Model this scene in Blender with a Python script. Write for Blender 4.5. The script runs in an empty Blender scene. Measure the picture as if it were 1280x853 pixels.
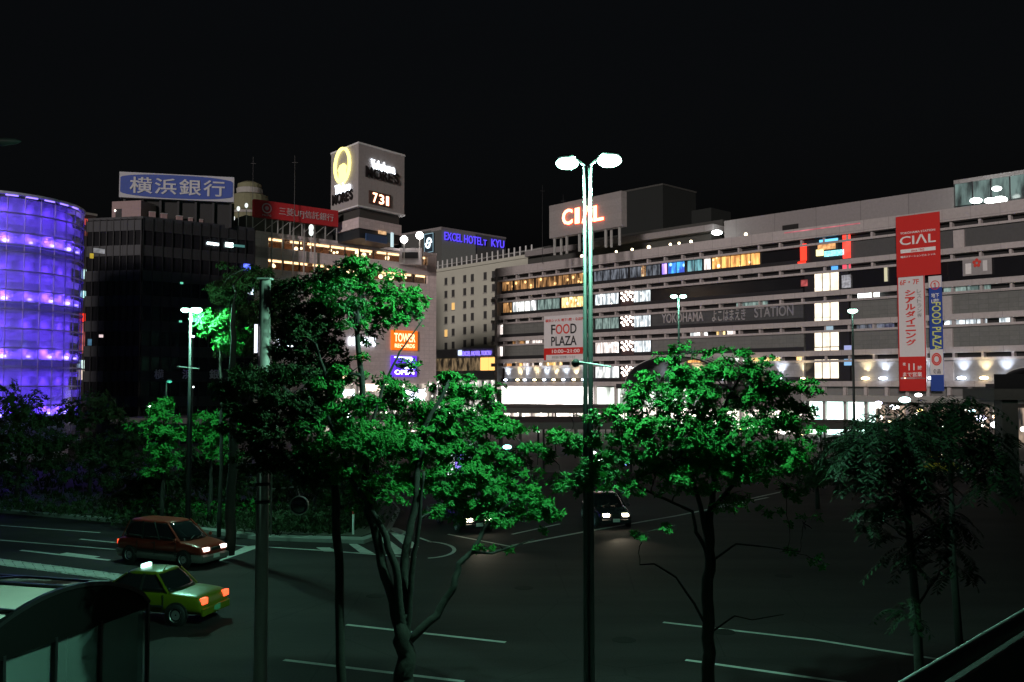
import bpy, bmesh, math, random
from mathutils import Vector, Matrix
R = math.radians
C = bpy.context.scene.collection
SC = bpy.context.scene
# ------------------------------------------------------------------ camera, world, sun, exposure
F = 1150.0            # focal length in photograph pixels (1280 wide)
CAMH = 7.0            # the photographer stands on a pedestrian deck
PITCH = math.atan(53.5 / F)
cam_d = bpy.data.cameras.new("camera"); cam = bpy.data.objects.new("camera", cam_d); C.objects.link(cam)
cam_d.sensor_width = 36; cam_d.lens = 36 * F / 1280; cam_d.clip_start = .1; cam_d.clip_end = 3000
cam.location = (0, 0, CAMH); cam.rotation_euler = (R(90) + PITCH, 0, 0)
SC.camera = cam
SUN_EL, SUN_AZ = R(9), R(200)      # faint warm glow of the city from behind the camera
w = bpy.data.worlds.new("World"); SC.world = w; w.use_nodes = True
nt = w.node_tree; nt.nodes.clear()
sky = nt.nodes.new("ShaderNodeTexSky"); sky.sky_type = 'NISHITA'; sky.sun_disc = False
sky.sun_elevation = R(-3); sky.sun_rotation = SUN_AZ
bg = nt.nodes.new("ShaderNodeBackground"); bg.inputs[1].default_value = .055
wo = nt.nodes.new("ShaderNodeOutputWorld")
hs = nt.nodes.new('ShaderNodeHueSaturation'); hs.inputs['Saturation'].default_value = .25
tn = nt.nodes.new('ShaderNodeMix'); tn.data_type = 'RGBA'; tn.blend_type = 'MULTIPLY'; tn.inputs['Factor'].default_value = 1; tn.inputs['B'].default_value = (.72,.86,1.0,1)
nt.links.new(sky.outputs[0], hs.inputs['Color']); nt.links.new(hs.outputs[0], tn.inputs['A']); nt.links.new(tn.outputs['Result'], bg.inputs[0]); nt.links.new(bg.outputs[0], wo.inputs[0])
sd = bpy.data.lights.new("city_glow", 'SUN'); sd.energy = 1.7; sd.angle = R(7); sd.color = (1, .88, .84)
so = bpy.data.objects.new("city_glow", sd); C.objects.link(so)
sun_from = Vector((math.sin(SUN_AZ) * math.cos(SUN_EL), math.cos(SUN_AZ) * math.cos(SUN_EL), math.sin(SUN_EL)))
so.rotation_euler = sun_from.to_track_quat('Z', 'Y').to_euler(); so.location = (0, -20, 60)
SC.view_settings.view_transform = 'Standard'; SC.view_settings.look = 'None'
SC.view_settings.exposure = 0; SC.view_settings.gamma = 1; SC.view_settings.use_curve_mapping = False
SC.render.engine = 'CYCLES'
SC.cycles.max_bounces = 5; SC.cycles.diffuse_bounces = 2; SC.cycles.glossy_bounces = 2
SC.cycles.transmission_bounces = 4; SC.cycles.transparent_max_bounces = 8
SC.cycles.use_denoising = True; SC.cycles.sample_clamp_indirect = 3
# ------------------------------------------------------------------ geometry helpers
def ray(px, py):
    u = (px - 640) / F; v = (426.5 - py) / F
    return Vector((u, math.cos(PITCH) - v * math.sin(PITCH), math.sin(PITCH) + v * math.cos(PITCH)))
def at(px, py, D):                   # point seen at a photograph pixel at distance D along the ground
    r = ray(px, py); return Vector((0, 0, CAMH)) + r * (D / r.y)
def gr(px, py, z=0.0):               # ground point seen at a pixel
    r = ray(px, py); t = (z - CAMH) / r.z; p = Vector((0, 0, CAMH)) + r * t; return Vector((p.x, p.y, z))
def gx(px, D): r = ray(px, 480); return r.x * D / r.y
class MB:
    def __init__(s): s.v = []; s.f = []
    def add(s, vs, fs):
        n = len(s.v); s.v += [tuple(v) for v in vs]; s.f += [tuple(i + n for i in f) for f in fs]; return s
    def box(s, x0, x1, y0, y1, z0, z1):
        s.add([(x0,y0,z0),(x1,y0,z0),(x1,y1,z0),(x0,y1,z0),(x0,y0,z1),(x1,y0,z1),(x1,y1,z1),(x0,y1,z1)],
              [(0,3,2,1),(4,5,6,7),(0,1,5,4),(1,2,6,5),(2,3,7,6),(3,0,4,7)]); return s
    def bar(s, a, b, w, h=None, up=Vector((0,0,1))):
        a = Vector(a); b = Vector(b); h = h or w; d = (b - a).normalized()
        if abs(d.dot(up)) > .95: up = Vector((0, 1, 0))
        x = d.cross(up).normalized() * w / 2; y = x.cross(d).normalized() * h / 2
        s.add([a-x-y,a+x-y,a+x+y,a-x+y,b-x-y,b+x-y,b+x+y,b-x+y],
              [(0,1,2,3),(7,6,5,4),(0,4,5,1),(1,5,6,2),(2,6,7,3),(3,7,4,0)]); return s
    def tube(s, pts, rad, n=8, cap=True):
        pts = [Vector(p) for p in pts]
        if not isinstance(rad, (list, tuple)): rad = [rad] * len(pts)
        base = len(s.v); ref = None
        for i, p in enumerate(pts):
            d = (pts[min(i+1, len(pts)-1)] - pts[max(i-1, 0)]).normalized()
            if ref is None: ref = Vector((1,0,0)) if abs(d.x) < .8 else Vector((0,1,0))
            x = (ref - d * ref.dot(d)).normalized(); y = d.cross(x); ref = x
            for k in range(n):
                a = 2 * math.pi * k / n
                s.v.append(tuple(p + (x * math.cos(a) + y * math.sin(a)) * rad[i]))
        for i in range(len(pts) - 1):
            for k in range(n):
                a = base + i*n + k; b = base + i*n + (k+1) % n
                s.f.append((a, b, b + n, a + n))
        if cap:
            s.f.append(tuple(base + k for k in range(n))[::-1])
            s.f.append(tuple(base + (len(pts)-1)*n + k for k in range(n)))
        return s
    def lathe(s, prof, n=20, c=(0,0,0), axis='z', a0=0, a1=2*math.pi):
        base = len(s.v); full = abs(a1 - a0 - 2*math.pi) < 1e-6; m = n if full else n + 1
        for (r, h) in prof:
            for k in range(m):
                a = a0 + (a1 - a0) * k / n
                p = (r*math.cos(a), r*math.sin(a), h) if axis == 'z' else ((r*math.cos(a), h, r*math.sin(a)) if axis == 'y' else (h, r*math.cos(a), r*math.sin(a)))
                s.v.append((c[0]+p[0], c[1]+p[1], c[2]+p[2]))
        for i in range(len(prof) - 1):
            for k in range(n):
                a = base + i*m + k; b = base + i*m + (k+1) % m
                s.f.append((a, b, b + m, a + m))
        return s
    def ball(s, c, r, n=8, sc=(1,1,1)):
        prof = [(max(1e-3, math.sin(math.pi*i/n)), -math.cos(math.pi*i/n)) for i in range(n + 1)]
        t = MB().lathe(prof, n + 2)
        s.add([(c[0]+v[0]*r*sc[0], c[1]+v[1]*r*sc[1], c[2]+v[2]*r*sc[2]) for v in t.v], t.f); return s
    def prism(s, poly, z0, z1):
        n = len(poly); vs = [(p[0],p[1],z0) for p in poly] + [(p[0],p[1],z1) for p in poly]
        s.add(vs, [tuple(range(n))[::-1], tuple(range(n, 2*n))] + [(i,(i+1)%n,(i+1)%n+n,i+n) for i in range(n)]); return s
    def build(s, name, m, parent=None, smooth=False, bevel=0):
        me = bpy.data.meshes.new(name); me.from_pydata(s.v, [], s.f); me.update()
        bm = bmesh.new(); bm.from_mesh(me); bmesh.ops.recalc_face_normals(bm, faces=bm.faces); bm.to_mesh(me); bm.free()
        o = bpy.data.objects.new(name, me); C.objects.link(o); me.materials.append(m)
        if parent: o.parent = parent
        if smooth:
            for p in me.polygons: p.use_smooth = True
        if bevel:
            b = o.modifiers.new('bevel', 'BEVEL'); b.width = bevel; b.segments = 2; b.limit_method = 'ANGLE'
        return o
def tag(o, label, cat, group=None):
    o['label'] = label; o['category'] = cat
    if group: o['group'] = group
    return o
def thing(name, label, cat, loc=(0,0,0), rz=0, group=None):
    o = bpy.data.objects.new(name, None); C.objects.link(o); o.location = loc; o.rotation_euler = (0,0,rz)
    o.empty_display_size = .3
    return tag(o, label, cat, group)
def struct(o): o['kind'] = 'structure'; return o
def copy_tree(o, parent=None):
    c = o.copy(); C.objects.link(c); c.parent = parent
    for ch in [x for x in bpy.data.objects if x.parent == o]: copy_tree(ch, c)
    return c
class Frame:      # a vertical facade plane through two ground points; local x along it, -y towards the viewer
    def __init__(s, px1, D1, px2, D2):
        s.o = Vector((gx(px1, D1), D1, 0)); e = Vector((gx(px2, D2), D2, 0))
        s.u = (e - s.o).normalized(); s.len = (e - s.o).length
        s.rz = math.atan2(s.u.y, s.u.x); s.n = Vector((-s.u.y, s.u.x, 0))
    def hit(s, px, py, y=0):      # -> local x, z
        r = ray(px, py); p0 = Vector((0,0,CAMH)); q = s.o + s.n * y
        t = (q - p0).dot(s.n) / r.dot(s.n); p = p0 + r * t
        return (p - s.o).dot(s.u), p.z
    def x(s, px, y=0): return s.hit(px, 440, y)[0]
    def w(s, x, y, z): return s.o + s.u * x + s.n * y + Vector((0,0,z))
# ------------------------------------------------------------------ materials
MATS = {}
def mat(name, col, rough=.7, metal=0, var=.25, scale=3, bump=0.0, spec=.4):
    if name in MATS: return MATS[name]
    m = bpy.data.materials.new(name); m.use_nodes = True; n = m.node_tree; b = n.nodes['Principled BSDF']
    b.inputs['Roughness'].default_value = rough; b.inputs['Metallic'].default_value = metal
    b.inputs['Specular IOR Level'].default_value = spec
    tc = n.nodes.new('ShaderNodeTexCoord'); no = n.nodes.new('ShaderNodeTexNoise'); no.inputs['Scale'].default_value = scale
    no.inputs['Detail'].default_value = 6; no.inputs['Roughness'].default_value = .65
    n.links.new(tc.outputs['Object'], no.inputs['Vector'])
    mx = n.nodes.new('ShaderNodeMix'); mx.data_type = 'RGBA'
    mx.inputs['A'].default_value = (*[c*(1-var) for c in col], 1); mx.inputs['B'].default_value = (*[min(1, c*(1+var)) for c in col], 1)
    n.links.new(no.outputs['Fac'], mx.inputs['Factor']); n.links.new(mx.outputs['Result'], b.inputs['Base Color'])
    if bump:
        bu = n.nodes.new('ShaderNodeBump'); bu.inputs['Strength'].default_value = bump; bu.inputs['Distance'].default_value = .03
        n.links.new(no.outputs['Fac'], bu.inputs['Height']); n.links.new(bu.outputs[0], b.inputs['Normal'])
    MATS[name] = m; return m
def tiled(name, col, w, h, mortar=.02, dark=.6, rough=.5, var=.12, off=0.0):
    """wall of rectangular cladding panels, laid out in object space (x along, z up)"""
    if name in MATS: return MATS[name]
    m = mat(name, col, rough); n = m.node_tree; b = n.nodes['Principled BSDF']
    tc = n.nodes.new('ShaderNodeTexCoord'); se = n.nodes.new('ShaderNodeSeparateXYZ'); co = n.nodes.new('ShaderNodeCombineXYZ')
    ad = n.nodes.new('ShaderNodeMath'); ad.operation = 'ADD'
    n.links.new(tc.outputs['Object'], se.inputs[0]); n.links.new(se.outputs[0], ad.inputs[0]); n.links.new(se.outputs[1], ad.inputs[1])
    n.links.new(ad.outputs[0], co.inputs[0]); n.links.new(se.outputs[2], co.inputs[1])
    br = n.nodes.new('ShaderNodeTexBrick'); br.offset = off; br.inputs['Scale'].default_value = 1
    br.inputs['Brick Width'].default_value = w; br.inputs['Row Height'].default_value = h; br.inputs['Mortar Size'].default_value = mortar
    br.inputs['Color1'].default_value = (1-var,)*3 + (1,); br.inputs['Color2'].default_value = (1+0*var,)*3 + (1,)
    br.inputs['Mortar'].default_value = (dark,)*3 + (1,)
    n.links.new(co.outputs[0], br.inputs['Vector'])
    old = b.inputs['Base Color'].links[0].from_socket
    mu = n.nodes.new('ShaderNodeMix'); mu.data_type = 'RGBA'; mu.blend_type = 'MULTIPLY'; mu.inputs['Factor'].default_value = 1
    n.links.new(old, mu.inputs['A']); n.links.new(br.outputs['Color'], mu.inputs['B']); n.links.new(mu.outputs['Result'], b.inputs['Base Color'])
    return m
def emit(name, col, st, var=0, scale=2.0):
    if name in MATS: return MATS[name]
    m = bpy.data.materials.new(name); m.use_nodes = True; n = m.node_tree; b = n.nodes['Principled BSDF']
    b.inputs['Base Color'].default_value = (*[c*.5 for c in col], 1); b.inputs['Emission Color'].default_value = (*col, 1)
    b.inputs['Emission Strength'].default_value = st; b.inputs['Roughness'].default_value = .3
    if var:
        tc = n.nodes.new('ShaderNodeTexCoord'); no = n.nodes.new('ShaderNodeTexNoise'); no.inputs['Scale'].default_value = scale
        mr = n.nodes.new('ShaderNodeMapRange'); mr.inputs['From Min'].default_value = .35; mr.inputs['From Max'].default_value = .65
        mr.inputs['To Min'].default_value = st*(1-var); mr.inputs['To Max'].default_value = st*(1+var)
        n.links.new(tc.outputs['Object'], no.inputs['Vector']); n.links.new(no.outputs['Fac'], mr.inputs['Value']); n.links.new(mr.outputs[0], b.inputs['Emission Strength'])
    MATS[name] = m; return m
def room(name, c1, c2, st, wscale=1.2, spots=0, spot_col=(1,.95,.85)):
    """a lit room behind its pane: hanging curtains or fittings as upright folds, furniture low down, lamps as small bright spots"""
    if name in MATS: return MATS[name]
    m = bpy.data.materials.new(name); m.use_nodes = True; n = m.node_tree; b = n.nodes['Principled BSDF']
    b.inputs['Base Color'].default_value = (.02,.02,.02,1); b.inputs['Roughness'].default_value = .12
    tc = n.nodes.new('ShaderNodeTexCoord')
    mp = n.nodes.new('ShaderNodeMapping'); mp.inputs['Scale'].default_value = (wscale, wscale, wscale*.25)
    n.links.new(tc.outputs['Object'], mp.inputs[0])
    no = n.nodes.new('ShaderNodeTexNoise'); no.inputs['Scale'].default_value = 1.6; no.inputs['Detail'].default_value = 4
    n.links.new(mp.outputs[0], no.inputs['Vector'])
    cr = n.nodes.new('ShaderNodeValToRGB'); cr.color_ramp.elements[0].position = .40; cr.color_ramp.elements[1].position = .62
    cr.color_ramp.elements[0].color = (*c1, 1); cr.color_ramp.elements[1].color = (*c2, 1)
    n.links.new(no.outputs['Fac'], cr.inputs[0])
    out = cr.outputs[0]
    if spots:
        vo = n.nodes.new('ShaderNodeTexVoronoi'); vo.inputs['Scale'].default_value = .9
        n.links.new(tc.outputs['Object'], vo.inputs['Vector'])
        mr = n.nodes.new('ShaderNodeMapRange'); mr.inputs['From Min'].default_value = .10; mr.inputs['From Max'].default_value = .30
        mr.inputs['To Min'].default_value = 1; mr.inputs['To Max'].default_value = 0
        n.links.new(vo.outputs['Distance'], mr.inputs['Value'])
        mx = n.nodes.new('ShaderNodeMix'); mx.data_type = 'RGBA'; mx.inputs['B'].default_value = (*[c*spots for c in spot_col], 1)
        n.links.new(mr.outputs[0], mx.inputs['Factor']); n.links.new(out, mx.inputs['A']); out = mx.outputs['Result']
    n.links.new(out, b.inputs['Emission Color']); b.inputs['Emission Strength'].default_value = st * 2.0
    MATS[name] = m; return m
def glass(name, col=(.6,.7,.7), alpha=.25, rough=.05):
    if name in MATS: return MATS[name]
    m = bpy.data.materials.new(name); m.use_nodes = True; n = m.node_tree; n.nodes.clear()
    o = n.nodes.new('ShaderNodeOutputMaterial'); mx = n.nodes.new('ShaderNodeMixShader'); t = n.nodes.new('ShaderNodeBsdfTransparent')
    t.inputs[0].default_value = (*[.5+.5*c for c in col], 1)
    p = n.nodes.new('ShaderNodeBsdfPrincipled'); p.inputs['Base Color'].default_value = (*col, 1); p.inputs['Roughness'].default_value = rough
    mx.inputs[0].default_value = alpha
    n.links.new(t.outputs[0], mx.inputs[1]); n.links.new(p.outputs[0], mx.inputs[2]); n.links.new(mx.outputs[0], o.inputs[0])
    MATS[name] = m; return m
def leafmat(name, col, col2):
    if name in MATS: return MATS[name]
    m = mat(name, col, .62, 0, .0, 1.3, 0, .2); n = m.node_tree; b = n.nodes['Principled BSDF']
    mx = [x for x in n.nodes if x.bl_idname == 'ShaderNodeMix'][0]
    mx.inputs['A'].default_value = (*col, 1); mx.inputs['B'].default_value = (*col2, 1)
    tr = n.nodes.new('ShaderNodeBsdfTranslucent'); n.links.new(mx.outputs['Result'], tr.inputs[0])
    ms = n.nodes.new('ShaderNodeMixShader'); ms.inputs[0].default_value = .16
    o = [x for x in n.nodes if x.bl_idname == 'ShaderNodeOutputMaterial'][0]
    n.links.new(b.outputs[0], ms.inputs[1]); n.links.new(tr.outputs[0], ms.inputs[2]); n.links.new(ms.outputs[0], o.inputs[0])
    return m
asphalt = mat('asphalt', (.022,.0165,.0175), .85, 0, .35, .5, .2, .2)
def wear(m):
    n = m.node_tree; b = n.nodes['Principled BSDF']; src = b.inputs['Base Color'].links[0].from_socket
    tc = n.nodes.new('ShaderNodeTexCoord'); mp = n.nodes.new('ShaderNodeMapping'); mp.inputs['Scale'].default_value = (.05,.45,1); mp.inputs['Rotation'].default_value = (0,0,R(12))
    n1 = n.nodes.new('ShaderNodeTexNoise'); n1.inputs['Scale'].default_value = 1.4; n1.inputs['Detail'].default_value = 5
    n2 = n.nodes.new('ShaderNodeTexNoise'); n2.inputs['Scale'].default_value = 22; n2.inputs['Detail'].default_value = 3
    vo = n.nodes.new('ShaderNodeTexVoronoi'); vo.feature = 'DISTANCE_TO_EDGE'; vo.inputs['Scale'].default_value = .22
    n.links.new(tc.outputs['Object'], mp.inputs[0]); n.links.new(mp.outputs[0], n1.inputs['Vector']); n.links.new(tc.outputs['Object'], n2.inputs['Vector']); n.links.new(tc.outputs['Object'], vo.inputs['Vector'])
    out = src
    for sock, a, b_, lo, hi in ((n1.outputs['Fac'], .3, .7, .65, 1.35), (n2.outputs['Fac'], .3, .7, .7, 1.3), (vo.outputs['Distance'], 0, .006, .5, 1)):
        mr = n.nodes.new('ShaderNodeMapRange'); mr.inputs['From Min'].default_value = a; mr.inputs['From Max'].default_value = b_; mr.inputs['To Min'].default_value = lo; mr.inputs['To Max'].default_value = hi
        n.links.new(sock, mr.inputs['Value']); mu = n.nodes.new('ShaderNodeMix'); mu.data_type = 'RGBA'; mu.blend_type = 'MULTIPLY'; mu.inputs['Factor'].default_value = 1
        n.links.new(out, mu.inputs['A']); n.links.new(mr.outputs[0], mu.inputs['B']); out = mu.outputs['Result']
    n.links.new(out, b.inputs['Base Color'])
wear(asphalt)
paving = mat('paving', (.10,.095,.09), .85, 0, .3, 1.2, .3)
kerbm = mat('kerb_stone', (.22,.22,.21), .8)
paint = mat('road_paint', (.42,.40,.39), .7, 0, .5, 3.5)
dark = mat('dark_metal', (.02,.02,.022), .5, .3)
black = mat('black_rubber', (.015,.015,.015), .7)
galv = mat('galvanised_steel', (.45,.45,.43), .5, .3, .2, 2)
polepaint = mat('pole_paint', (.03,.033,.033), .5, .0)
concrete = mat('concrete', (.32,.31,.29), .85, 0, .2, 2, .2)
whitep = mat('white_paint', (.75,.75,.74), .5)
bark = mat('bark', (.018,.016,.013), .9, 0, .4, 8, .8)
soil = mat('soil', (.05,.045,.035), .95, 0, .4, 1, .4)
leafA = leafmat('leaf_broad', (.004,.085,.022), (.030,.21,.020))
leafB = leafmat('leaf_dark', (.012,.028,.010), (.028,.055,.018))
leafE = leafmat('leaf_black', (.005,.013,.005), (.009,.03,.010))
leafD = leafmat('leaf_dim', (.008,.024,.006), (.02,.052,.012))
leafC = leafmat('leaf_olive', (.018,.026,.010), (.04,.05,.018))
chrome = mat('chrome', (.7,.7,.7), .15, 1, .05)
carglass = mat('car_glass', (.01,.012,.014), .06, 0, .1, 3, 0, .8)
def text(s, name, m, parent, x0, x1, z0, z1, y, depth=.04, spacing=1.0, bold=0.0, rows=1):
    cu = bpy.data.curves.new(name, 'FONT'); cu.body = s; cu.extrude = .02; cu.space_character = spacing; cu.offset = bold
    cu.align_x = 'CENTER'; cu.resolution_u = 3
    to = bpy.data.objects.new(name + '_curve', cu); C.objects.link(to)
    dg = bpy.context.evaluated_depsgraph_get(); me = bpy.data.meshes.new_from_object(to.evaluated_get(dg))
    bpy.data.objects.remove(to); bpy.data.curves.remove(cu)
    xs = [v.co.x for v in me.vertices]; ys = [v.co.y for v in me.vertices]
    a, b, c, d = min(xs), max(xs), min(ys), max(ys)
    for v in me.vertices:
        v.co = (x0 + (v.co.x - a) / (b - a) * (x1 - x0), y - depth/2 - v.co.z / .02 * depth / 2, z0 + (v.co.y - c) / (d - c) * (z1 - z0))
    me.name = name; me.materials.clear(); me.materials.append(m)
    o = bpy.data.objects.new(name, me); C.objects.link(o)
    if parent: o.parent = parent
    return o
def lamp(kind, name, parent, loc, power, col, size=.1, rot=None, spot=None, blend=.5):
    l = bpy.data.lights.new(name, kind); l.energy = power; l.color = col
    if kind in ('POINT', 'SPOT'): l.shadow_soft_size = size
    if kind == 'AREA': l.size = size
    if kind == 'SPOT': l.spot_size = R(spot or 90); l.spot_blend = blend
    o = bpy.data.objects.new(name, l); C.objects.link(o); o.location = loc
    if rot: o.rotation_euler = rot
    if parent: o.parent = parent
    return o
# ------------------------------------------------------------------ ground, roads, markings
struct(MB().add([(-900,-60,-.01),(900,-60,-.01),(900,1500,-.01),(-900,1500,-.01)], [(0,1,2,3)]).build('ground', paving))
struct(MB().add([(-150,20.5,0),(120,20.5,0),(120,62,0),(-150,88,0)], [(0,1,2,3)]).build('road', asphalt))
rnd = random.Random(77)
mh = MB()
for (px, py) in ((655,735),(470,745),(250,795),(780,800),(980,720),(60,745),(905,790)):
    g = gr(px, py); mh.lathe([(.001,.005),(.31,.005),(.33,.0)], 20, (g.x, g.y, .002))
struct(mh.build('manhole_cover', mat('cast_iron', (.014,.013,.013), .8, 0, .5, 20, 0, .1)))
struct(MB().box(-150,120,5,20.4,-.005,.14).build('pavement', paving))
struct(MB().box(-150,120,20.4,20.6,-.005,.15).build('kerb', kerbm))
def quad(pts, z=.006): return [gr(x, y, z) for x, y in pts]
mk = MB()
def stripe(x0, y0, x1, y1, wid=.15, z=.006):
    a = gr(x0, y0, z); b = gr(x1, y1, z); d = (b - a).normalized(); n = Vector((-d.y, d.x, 0)) * wid / 2
    mk.add([a-n, b-n, b+n, a+n], [(0,1,2,3)])
marks = [(-40,672,144,687,.15),(0,657,125,666,.12),(100,674,150,679,.15),(26,688,137,700.5,.18),(78,692,120,697,.42),
    (-40,694,190,723,.13),(-40,701,190,730.5,.13),(268,679,312,683.5,.15),(318,683,400,688,.15),(400,688,520,697,.16),
    (433,781,632,803,.15),(355,825,580,852,.15),(829,778,1020,800,.15),(1020,800,1172,824,.15),(857,825,1058,853.5,.15),
    (640,682,730,665,.2),(730,665,845,645,.2),(845,645,960,622,.2),(1055,648,1102,654,.2),(1052,600,1078,597,.5),(1150,669,1166,673,.4),
    (540,678,520,671,.15),(560,668,642,684,.14),(900,632,990,612,.2),(700,655,640,668,.15)]
for a in marks: stripe(*a)
for k in range(17):
    t = k / 17; x = -30 + 215 * t; stripe(x, 695.3 + 27.3 * t, x + 6, 703 + 27.5 * t, .28)
# stop line, chevrons in the painted island nose and its round end
mk.add(quad([(274,702),(322,685),(322,681.5),(306,683.5),(277,697)]), [(0,1,2,3,4)])
for q in ([(395,684.5),(412,684.5),(424,690),(405,689.5)], [(436,680),(446,680),(468,692),(450,691)],
          [(472,672),(482,672),(510,693),(494,693)], [(486,665),(500,665),(524,684),(510,686)], [(480,659),(496,660),(516,668),(500,668)]):
    mk.add(quad(q), [(0,1,2,3)])
cx = gr(548, 687); arc = []
for k in range(15):
    a = R(-80 + 160 * k / 14); arc.append((548 - 20 + 40 * math.cos(a), 687.5 - 10.5 * math.sin(a) * 1.0))
for a, b in zip(arc, arc[1:]): stripe(a[0], a[1], b[0], b[1], .16)
o = mk.build('lane_marking', paint); struct(o)
# planted traffic island on the left
isl = [gr(-160,628), gr(150,654), gr(330,676), gr(455,680), gr(486,668), gr(500,640), gr(470,604), gr(300,580), gr(-160,560)]
struct(MB().prism([(p.x,p.y) for p in isl], .002, .16).build('island_kerb', kerbm))
ci = sum((p for p in isl), Vector()) / len(isl)
struct(MB().prism([(ci.x+(p.x-ci.x)*.985, ci.y+(p.y-ci.y)*.95) for p in isl], .16, .2).build('island_soil', soil))
# ------------------------------------------------------------------ foliage
def leaves(mb, c, n, r, size, rnd, flat=.6, droop=0.0):
    """n leaves in loose rosettes inside an ellipsoid of radii r round c"""
    k = max(1, n // 7)
    for _ in range(k):
        while True:
            d = Vector((rnd.uniform(-1,1), rnd.uniform(-1,1), rnd.uniform(-1,1)))
            if .05 < d.length <= 1: break
        d = d.normalized() * (rnd.uniform(.35, 1) ** .6) * rnd.uniform(.8, 1.12)
        p = Vector((c.x + d.x * r[0], c.y + d.y * r[1], c.z + d.z * r[2]))
        ax = (Vector((d.x, d.y, d.z * .6 + .55)) + Vector((rnd.uniform(-.4,.4), rnd.uniform(-.4,.4), 0))).normalized()
        t = ax.orthogonal().normalized(); b = ax.cross(t)
        a0 = rnd.uniform(0, 6.28)
        for j in range(7):
            a = a0 + j * .9 + rnd.uniform(-.2,.2); s = size * rnd.uniform(.7, 1.25)
            out = (t * math.cos(a) + b * math.sin(a)); dr = (out + ax * rnd.uniform(-.1, .75) - Vector((0,0,droop))).normalized()
            side = dr.cross(ax); side = side.normalized() * s * .27 if side.length > 1e-3 else t * s * .27
            nrm = side.cross(dr).normalized() * s * .1
            base = p + ax * rnd.uniform(-.3, .5) * size
            m1 = base + dr * s * .5
            mb.add([base, m1 + side - nrm, base + dr * s - nrm, m1 - side - nrm, m1 + nrm*.4], [(0,4,1),(1,4,2),(2,4,3),(3,4,0)])
def curve_pts(a, b, sag, rnd, n=6, wob=.05):
    L = (b - a).length; out = []
    for i in range(n + 1):
        t = i / n; p = a.lerp(b, t); p.z += sag * L * math.sin(math.pi * t)
        if 0 < i < n: p += Vector((rnd.uniform(-1,1), rnd.uniform(-1,1), rnd.uniform(-.5,.5))) * wob * L
        out.append(p)
    return out
def tree(name, label, base, stems, blobs, leaf, size, dens, seed, r0=.16, group='trees of the square', droop=0.0, thin=.012, dD=0.0):
    """stems: polylines of world points; blobs: (px, py, rx px, ry px, D[, density]) foliage masses"""
    rnd = random.Random(seed)
    t = thing(name, label, 'tree', (base.x, base.y, base.z), 0, group)
    off = Vector((base.x, base.y, base.z)); tr = MB(); nodes = []
    for st in stems:
        pts, ra, rb = st
        dense = []
        for a, b in zip(pts, pts[1:]):
            for i in range(5): dense.append(a.lerp(b, i / 5) + Vector((rnd.uniform(-1,1), rnd.uniform(-1,1), 0)) * ra * .22)
        dense.append(pts[-1])
        rad = [ra + (rb - ra) * i / (len(dense) - 1) for i in range(len(dense))]
        tr.tube([p - off for p in dense], rad, 9); nodes += [(p, r) for p, r in zip(dense[len(dense)//3:], rad[len(dense)//3:])]
    cr = MB(); br = tr
    for bl in blobs:
        px, py, rx, ry, D = bl[:5]; D += dD if abs(px-744)>14 and not (dD > 3 and px < 432 and py < 520) else dD*.1; dm = bl[5] if len(bl) > 5 else 1
        c = at(px, py, D); sx = rx * D / F; sz = ry * D / F; sy = (sx + sz) * .5
        near = min(nodes, key=lambda q: (q[0] - c).length + max(0, q[0].z - c.z) * 1.5)
        if (near[0] - c).length > .05:
            cp = curve_pts(near[0], c, .06, rnd)
            r1 = min(near[1] * .6, .05 + .01 * (near[0]-c).length); tr.tube([p - off for p in cp], [r1 + (thin - r1) * i / 6 for i in range(7)], 6)
            if len(nodes) < 400: nodes += [(p, r1 * .6) for p in cp[3:]]
        for _ in range(7):
            d = Vector((rnd.uniform(-1,1)*sx, rnd.uniform(-1,1)*sy, rnd.uniform(-.8,1)*sz)) * .8
            br.tube([p - off for p in curve_pts(c, c + d, .05, rnd, 3)], [thin, thin*.8, thin*.6, thin*.3], 4, False)
        # each mass is broken into clumps so that light and gaps show between them
        nc = max(3, int(10 * dm))
        for k in range(nc):
            q = Vector((rnd.gauss(0,.55)*sx, rnd.gauss(0,.55)*sy, rnd.gauss(0,.52)*sz))
            f = rnd.uniform(.34, .62)
            area = (rx * ry) * f * f * (D / F) ** 2
            n = int(area / (size * size) * 21 * dens * dm) + 21
            leaves(cr, c + q - off, n, (sx*f*1.1, sy*f*1.1, sz*f*.85), size, rnd, droop=droop)
    tr.build('trunk', bark, t, True)
    cr.build('crown', leaf, t)
    return t
def stem(pxs, D, ra, rb, dD=0):
    return ([at(x, y, D + dD * i / max(1, len(pxs)-1)) for i, (x, y) in enumerate(pxs)], ra, rb)
D1 = 17.6
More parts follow.
